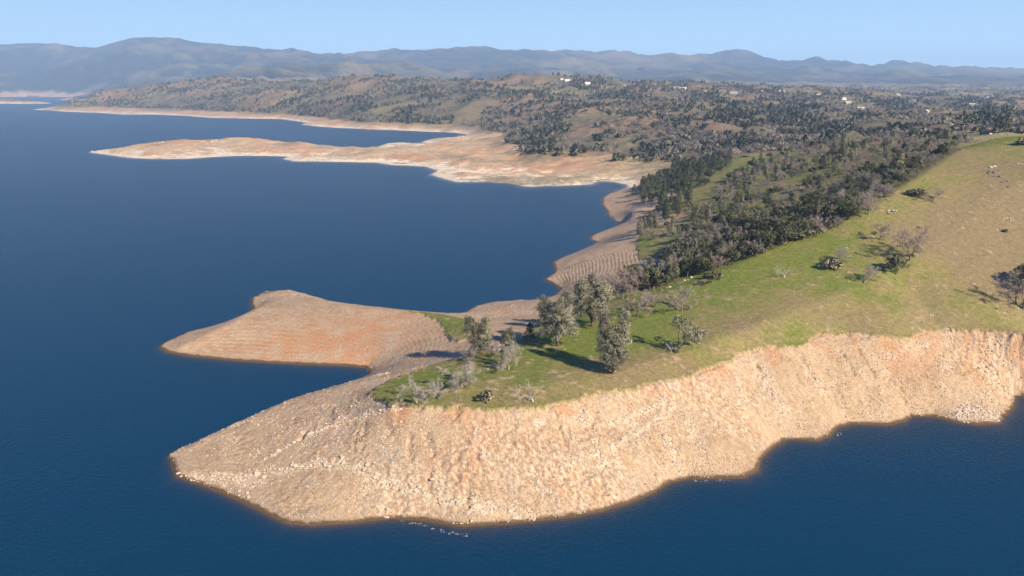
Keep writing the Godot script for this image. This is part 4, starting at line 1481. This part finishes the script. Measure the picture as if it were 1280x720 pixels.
func stones() -> void:
	mats["loose"] = stone_material("loose_stone", Color(1, 1, 1))
	mats["rocks"] = []
	var tones := [Color(0.49, 0.40, 0.31), Color(0.37, 0.32, 0.28), Color(0.20, 0.18, 0.165), Color(0.50, 0.44, 0.36)]
	for c in tones:
		var m := stone_material("stone", c)
		var list := []
		for k in 6:
			list.append(rock_shape(0.28, 0.8).mesh(m))
		mats.rocks.append(list)
	boulder_row([[300, 597], [380, 583], [420, 578], [455, 585], [480, 602], [515, 615], [540, 622], [580, 630], [625, 640], [660, 647]], 60, 1.5, 0.45, 1.6, 0, "pale angular boulder in the long row crossing the bank above the water", "boulders in the pale row on the bank")
	boulder_row([[222, 595], [262, 598], [290, 608], [330, 630]], 26, 0.7, 0.4, 1.1, 0, "pale stone along the waterline of the western point", "stones at the waterline of the point")
	boulder_row([[727, 505], [742, 535], [752, 575], [764, 622]], 24, 0.7, 0.4, 1.1, 1, "grey stone in the steep rib running down from the sod", "stones of the steep grey rib")
	boulder_row([[838, 555], [848, 590], [860, 590]], 14, 0.7, 0.4, 1.2, 1, "grey stone at the foot of the bank's middle rib", "stones of the middle rib")
	boulder_row([[1005, 452], [1020, 475], [1030, 488]], 14, 0.4, 0.4, 0.9, 1, "blue-grey stone in the slanting streak on the eastern bank", "stones of the slanting streak")
	boulder_row([[1195, 523], [1215, 514], [1235, 516], [1252, 520]], 60, 1.6, 0.5, 1.6, 0, "pale boulder in the heap at the eastern headland", "boulders of the headland heap")
	boulder_row([[1230, 448], [1245, 470], [1262, 495]], 22, 0.9, 0.4, 1.5, 1, "grey boulder in the gully beside the red eastern slope", "boulders of the eastern gully")
	boulder_row([[826, 364], [845, 356], [867, 347]], 16, 0.5, 0.5, 1.3, 0, "pale stone in the row along the lower edge of the wood", "stones along the wood's edge")
	boulder_row([[1005, 418], [1060, 414], [1075, 416]], 7, 0.3, 0.4, 0.9, 2, "dark stone on the lip of the bank", "stones on the bank's lip")
	outcrop(1185, 411, 2.0, 6, 1, "grey outcrop where the dry gully meets the bank")
	outcrop(1114, 266, 3.4, 8, 1, "grey lichened outcrop on the green slope above the lone oak")
	for q in [[1238, 216, 3.0, 5, 2], [1247, 221, 2.6, 5, 2], [1255, 227, 2.4, 4, 2], [1262, 233, 2.4, 4, 2]]:
		outcrop(q[0], q[1], q[2], q[3], q[4], "dark outcrop in the slanting line on the brown hill")
	outcrop(1243, 209, 2.6, 5, 3, "white outcrop at the head of the slanting dark line")
	for q in [[1186, 280, 1.6, 4], [1190, 272, 1.6, 5], [1203, 285, 1.5, 4], [1212, 257, 1.2, 4], [1208, 262, 1.2, 3], [1258, 273, 2.2, 6], [1266, 276, 1.8, 5], [1248, 288, 1.2, 3], [1258, 362, 1.8, 6], [1268, 360, 1.6, 5], [1257, 188, 1.6, 3], [1273, 205, 2.4, 5]]:
		outcrop(q[0], q[1], q[2] * 0.7, q[3], 3, "pale scattered stones on the brown upper hillside")
	for q in [[1061, 352, 1.2, 4], [1000, 368, 1.1, 4], [1003, 360, 1.0, 3], [1026, 383, 1.1, 4], [1010, 405, 1.2, 3], [1163, 394, 1.4, 5], [1146, 381, 0.9, 3], [1131, 363, 1.0, 3], [1206, 371, 0.9, 2], [985, 432, 0.8, 2], [1258, 398, 1.2, 4]]:
		outcrop(q[0], q[1], q[2] * 0.65, q[3], 3, "small pale stones showing through the green lower hillside")
	outcrop(604, 462, 1.3, 1, 3, "white rounded rock on the green shelf near the thin pale tree")
	outcrop(619, 459, 0.9, 1, 3, "small white rock beside the white rounded rock")
	for q in [[198, 179.6, 7.0, 3], [205, 178.4, 7.0, 2], [253, 176.9, 7.5, 3], [264, 176.3, 6.0, 2], [272, 176.2, 6.5, 2], [277, 176.2, 5.5, 2], [232, 177.4, 4.5, 2]]:
		outcrop(q[0], q[1], q[2], q[3], 3, "white rocks on the crest of the far sand spit")
	outcrop(120, 189.3, 9.0, 3, 0, "pale rocks at the tip of the far sand spit")


func house_meshes() -> Array:
	var out := []
	for k in 3:
		var long: float = [15.0, 19.0, 12.0][k]
		var deep: float = [9.0, 10.0, 9.0][k]
		var tall: float = [3.6, 3.4, 5.6][k]
		var wall := Shape.new()
		var roof := Shape.new()
		var glass := Shape.new()
		wall.box(Vector3(-long / 2, -2.0, -deep / 2), Vector3(long / 2, tall, deep / 2), Color.WHITE)
		for e in [-1.0, 1.0]:
			wall.flat(Vector3(e * long / 2, tall, -deep / 2), Vector3(e * long / 2, tall + 2.2, 0), Vector3(e * long / 2, tall, deep / 2), Color.WHITE)
		var x := long / 2 + 0.5
		var d := deep / 2 + 0.5
		for e in [-1.0, 1.0]:
			var a := Vector3(-x, tall - 0.2, e * d)
			var b := Vector3(x, tall - 0.2, e * d)
			var up := Vector3(0, 0.18, 0)
			var c := Vector3(x, tall + 2.25, 0)
			var f := Vector3(-x, tall + 2.25, 0)
			roof.quad(a, b, c, f, Color.WHITE)
			roof.quad(a + up, f + up, c + up, b + up, Color.WHITE)
			roof.quad(a, a + up, b + up, b, Color.WHITE)
		for i in 3:
			var w := lerpf(-long * 0.34, long * 0.34, i / 2.0)
			glass.box(Vector3(w - 0.7, 1.0, deep / 2), Vector3(w + 0.7, 2.3, deep / 2 + 0.06), Color.WHITE)
		out.append([wall, roof, glass])
	return out


func paint(called: String, c: Color, rough := 0.9) -> StandardMaterial3D:
	var m := StandardMaterial3D.new()
	m.resource_name = called
	m.albedo_color = c.linear_to_srgb()
	m.roughness = rough
	m.cull_mode = BaseMaterial3D.CULL_DISABLED
	return m


func houses() -> void:
	var shapes := house_meshes()
	var walls := [paint("white_wall", Color(0.62, 0.60, 0.56)), paint("cream_wall", Color(0.46, 0.41, 0.34)), paint("tan_wall", Color(0.36, 0.30, 0.24))]
	var roofs := [paint("pale_roof", Color(0.42, 0.40, 0.38)), paint("brown_roof", Color(0.22, 0.15, 0.11)), paint("grey_roof", Color(0.33, 0.33, 0.34))]
	var glass := paint("window_glass", Color(0.03, 0.035, 0.04), 0.15)
	var sets := [
		["pale house on the crest of the brown wooded hill", "houses on the brown hill crest", [[702, 99.5], [709, 101], [734, 104.5], [779, 108], [843, 111], [847, 110.5], [855, 112]]],
		["pale house on the low wooded ridge above the valley", "houses on the valley ridge", [[880, 116], [888, 116], [917, 117], [951, 116], [977, 114], [1008, 116], [1023, 121], [1030, 121.5]]],
		["small pale house of the settlement in the hazy valley", "houses of the valley settlement", []],
	]
	for k in 13:
		sets[2][2].append([1060 + 190 * rng.randf() + 20 * rng.randfn(), 119 + 34 * rng.randf() * rng.randf()])
	for s in sets:
		for q in s[2]:
			var p := hit(q[0], q[1])
			if p.y < 10.0 or p.z < -7000.0:
				continue
			var kind := rng.randi() % 3
			var o := thing("house", s[0], "house", s[1])
			var w := rng.randi() % 3
			var m: Array = shapes[kind]
			var wall := part("wall", m[0].mesh(walls[1 if rng.randf() < 0.3 else w]), o)
			part("roof", m[1].mesh(roofs[rng.randi() % 3]), o)
			part("window", m[2].mesh(glass), wall)
			o.transform = Transform3D(Basis(Vector3.UP, rng.randf_range(-0.8, 0.8)), p)


func cow_mesh(grazing: bool, c: Color) -> ArrayMesh:
	# one skin: rings along the spine from rump to muzzle, legs grown from the belly
	var s := Shape.new()
	var head := [[1.02, 1.18, 0.20, 0.24], [1.25, 1.0 if grazing else 1.38, 0.15, 0.20], [1.42, 0.62 if grazing else 1.46, 0.12, 0.15], [1.55, 0.36 if grazing else 1.36, 0.09, 0.10], [1.62, 0.26 if grazing else 1.30, 0.05, 0.05]]
	var rings := [[-0.98, 1.20, 0.06, 0.08], [-0.90, 1.12, 0.24, 0.28], [-0.60, 1.06, 0.32, 0.38], [-0.1, 1.0, 0.36, 0.42], [0.4, 1.02, 0.34, 0.42], [0.75, 1.12, 0.27, 0.36]] + head
	var sides := 8
	for k in range(rings.size() - 1):
		for a in sides:
			var q := []
			for r in [rings[k], rings[k + 1]]:
				for e in [a, a + 1]:
					var t: float = TAU * e / sides
					q.append(Vector3(r[0], r[1] + sin(t) * r[3], cos(t) * r[2]))
			s.quad(q[0], q[2], q[3], q[1], c)
	for l in [[-0.72, 0.18], [-0.72, -0.18], [0.62, 0.16], [0.62, -0.16]]:
		var back: float = 0.10 if l[0] < 0 else 0.0
		s.tube(Vector3(l[0], 0.95, l[1]), Vector3(l[0] - back, 0.46, l[1]), 0.15, 0.075, 6, c)
		s.tube(Vector3(l[0] - back, 0.48, l[1]), Vector3(l[0], -0.02, l[1]), 0.07, 0.055, 6, c)
	for e in [-1.0, 1.0]:
		var h: Array = head[1]
		s.flat(Vector3(h[0] + 0.05, h[1] + 0.12, e * 0.1), Vector3(h[0] + 0.02, h[1] + 0.2, e * 0.34), Vector3(h[0] + 0.12, h[1] + 0.06, e * 0.14), c)
	s.tube(Vector3(-0.98, 1.24, 0), Vector3(-1.06, 0.6, 0), 0.035, 0.03, 4, c)
	return s.mesh(mats.hide)


func cattle() -> void:
	mats["hide"] = paint("black_hide", Color(1, 1, 1))
	mats.hide.vertex_color_use_as_albedo = true
	var black := Color(0.016, 0.014, 0.013)
	var herd := [[874, 356.5, 0.3, true], [876.5, 356, 2.6, false], [880, 357.2, 0.9, true], [886.5, 355, 3.4, true]]
	var words := ["black cow grazing at the cove end of the small herd", "black cow standing with raised head in the small herd", "black cow grazing lowest on the slope in the small herd", "black cow grazing apart uphill of the small herd"]
	for k in 4:
		var q: Array = herd[k]
		var o := thing("cow", words[k], "cow", "cattle on the green hillside")
		part("body", cow_mesh(q[3], black), o)
		var p := hit(q[0], q[1])
		o.transform = Transform3D(Basis(Vector3.UP, q[2]).scaled(Vector3.ONE * 1.1), p)


func car() -> void:
	var p := hit(1238, 171)
	var o := thing("car", "white car parked under the oak on the hill crest", "car")
	var body := Shape.new()
	var side := [Vector2(-2.2, 0.35), Vector2(-2.25, 0.85), Vector2(-2.1, 1.0), Vector2(1.2, 1.0), Vector2(2.1, 0.9), Vector2(2.25, 0.7), Vector2(2.2, 0.35)]
	var cabin := [Vector2(-1.95, 1.0), Vector2(-1.6, 1.55), Vector2(0.35, 1.55), Vector2(1.15, 1.0)]
	for prof in [[body, side, 0.9]]:
		extrude(prof[0], prof[1], prof[2])
	var top := Shape.new()
	extrude(top, cabin, 0.78)
	part("body", body.mesh(paint("white_paint", Color(0.80, 0.80, 0.80), 0.3)), o)
	part("cabin", top.mesh(paint("car_glass", Color(0.05, 0.055, 0.06), 0.1)), o)
	var roof := Shape.new()
	roof.box(Vector3(-1.6, 1.55, -0.74), Vector3(0.35, 1.62, 0.74), Color.WHITE)
	part("roof", roof.mesh(paint("white_paint", Color(0.80, 0.80, 0.80), 0.3)), o)
	for w in [[-1.35, 0.82], [-1.35, -0.82], [1.4, 0.82], [1.4, -0.82]]:
		var t := Shape.new()
		t.tube(Vector3(0, 0, -0.11), Vector3(0, 0, 0.11), 0.34, 0.34, 14, Color.WHITE)
		for k in 14:
			for e in [-0.11, 0.11]:
				t.flat(Vector3(0, 0, e), Vector3(cos(TAU * k / 14), sin(TAU * k / 14), 0) * 0.34 + Vector3(0, 0, e), Vector3(cos(TAU * (k + 1) / 14), sin(TAU * (k + 1) / 14), 0) * 0.34 + Vector3(0, 0, e), Color.WHITE)
		var m := part("wheel", t.mesh(paint("tyre", Color(0.02, 0.02, 0.02))), o)
		m.position = Vector3(w[0], 0.34, w[1])
	o.transform = Transform3D(Basis(Vector3.UP, 0.25), p + Vector3(0, 0.1, 0))


func extrude(s: Shape, prof: Array, half: float) -> void:
	for k in prof.size():
		var a: Vector2 = prof[k]
		var b: Vector2 = prof[(k + 1) % prof.size()]
		s.quad(Vector3(a.x, a.y, -half), Vector3(b.x, b.y, -half), Vector3(b.x, b.y, half), Vector3(a.x, a.y, half), Color.WHITE)
		var mid := Vector2(0, 0.9)
		for e in [-half, half]:
			s.flat(Vector3(mid.x, mid.y, e), Vector3(a.x, a.y, e), Vector3(b.x, b.y, e), Color.WHITE)


func foam() -> void:
	var s := Shape.new()
	for row in [[[500, 652], [520, 654], [543, 660.5], [556, 665], [575, 668], [592, 670]], [[866, 601], [890, 601.5], [912, 600]], [[1050, 541], [1046, 548]]]:
		for a in range(row.size() - 1):
			var p := pix(row[a][0], row[a][1], 0.012)
			var q := pix(row[a + 1][0], row[a + 1][1], 0.012)
			for k in int(p.distance_to(q) * 2.2):
				var c := p.lerp(q, rng.randf()) + Vector3(rng.randfn() * 0.35, 0, rng.randfn() * 0.35)
				var dir := (q - p).normalized().rotated(Vector3.UP, rng.randfn() * 0.4)
				var w := rng.randf_range(0.02, 0.08)
				var l := rng.randf_range(0.08, 0.4)
				var across := Vector3(-dir.z, 0, dir.x)
				s.quad(c - dir * l, c + across * w, c + dir * l, c - across * w, Color.WHITE)
	var o := MeshInstance3D.new()
	o.name = "foam"
	o.mesh = s.mesh(paint("foam", Color(0.65, 0.68, 0.66)))
	o.set_meta("kind", "stuff")
	o.set_meta("label", "thin white foam drifting along the waterline")
	o.set_meta("category", "foam")
	add_child(o)


func _ready() -> void:
	set_view()
	noise(nz_big, 55.0, 3, 11)
	noise(nz_mid, 13.0, 3, 12)
	noise(nz_small, 3.4, 3, 13)
	noise(nz_fine, 1.3, 2, 14)
	noise(nz_cell, 1.9, 1, 15, FastNoiseLite.TYPE_CELLULAR)
	nz_cell.cellular_return_type = FastNoiseLite.RETURN_DISTANCE2_SUB
	noise(nz_ridge, 9.0, 3, 16)
	nz_ridge.fractal_type = FastNoiseLite.FRACTAL_RIDGED
	rng.seed = 4
	lay_out()
	for k in 6:
		solve(k)
	lay_ground()
	lay_lake()
	make_kinds()
	lone_trees()
	woods()
	country_trees()
	stones()
	houses()
	cattle()
	car()
	rubble()
	foam()
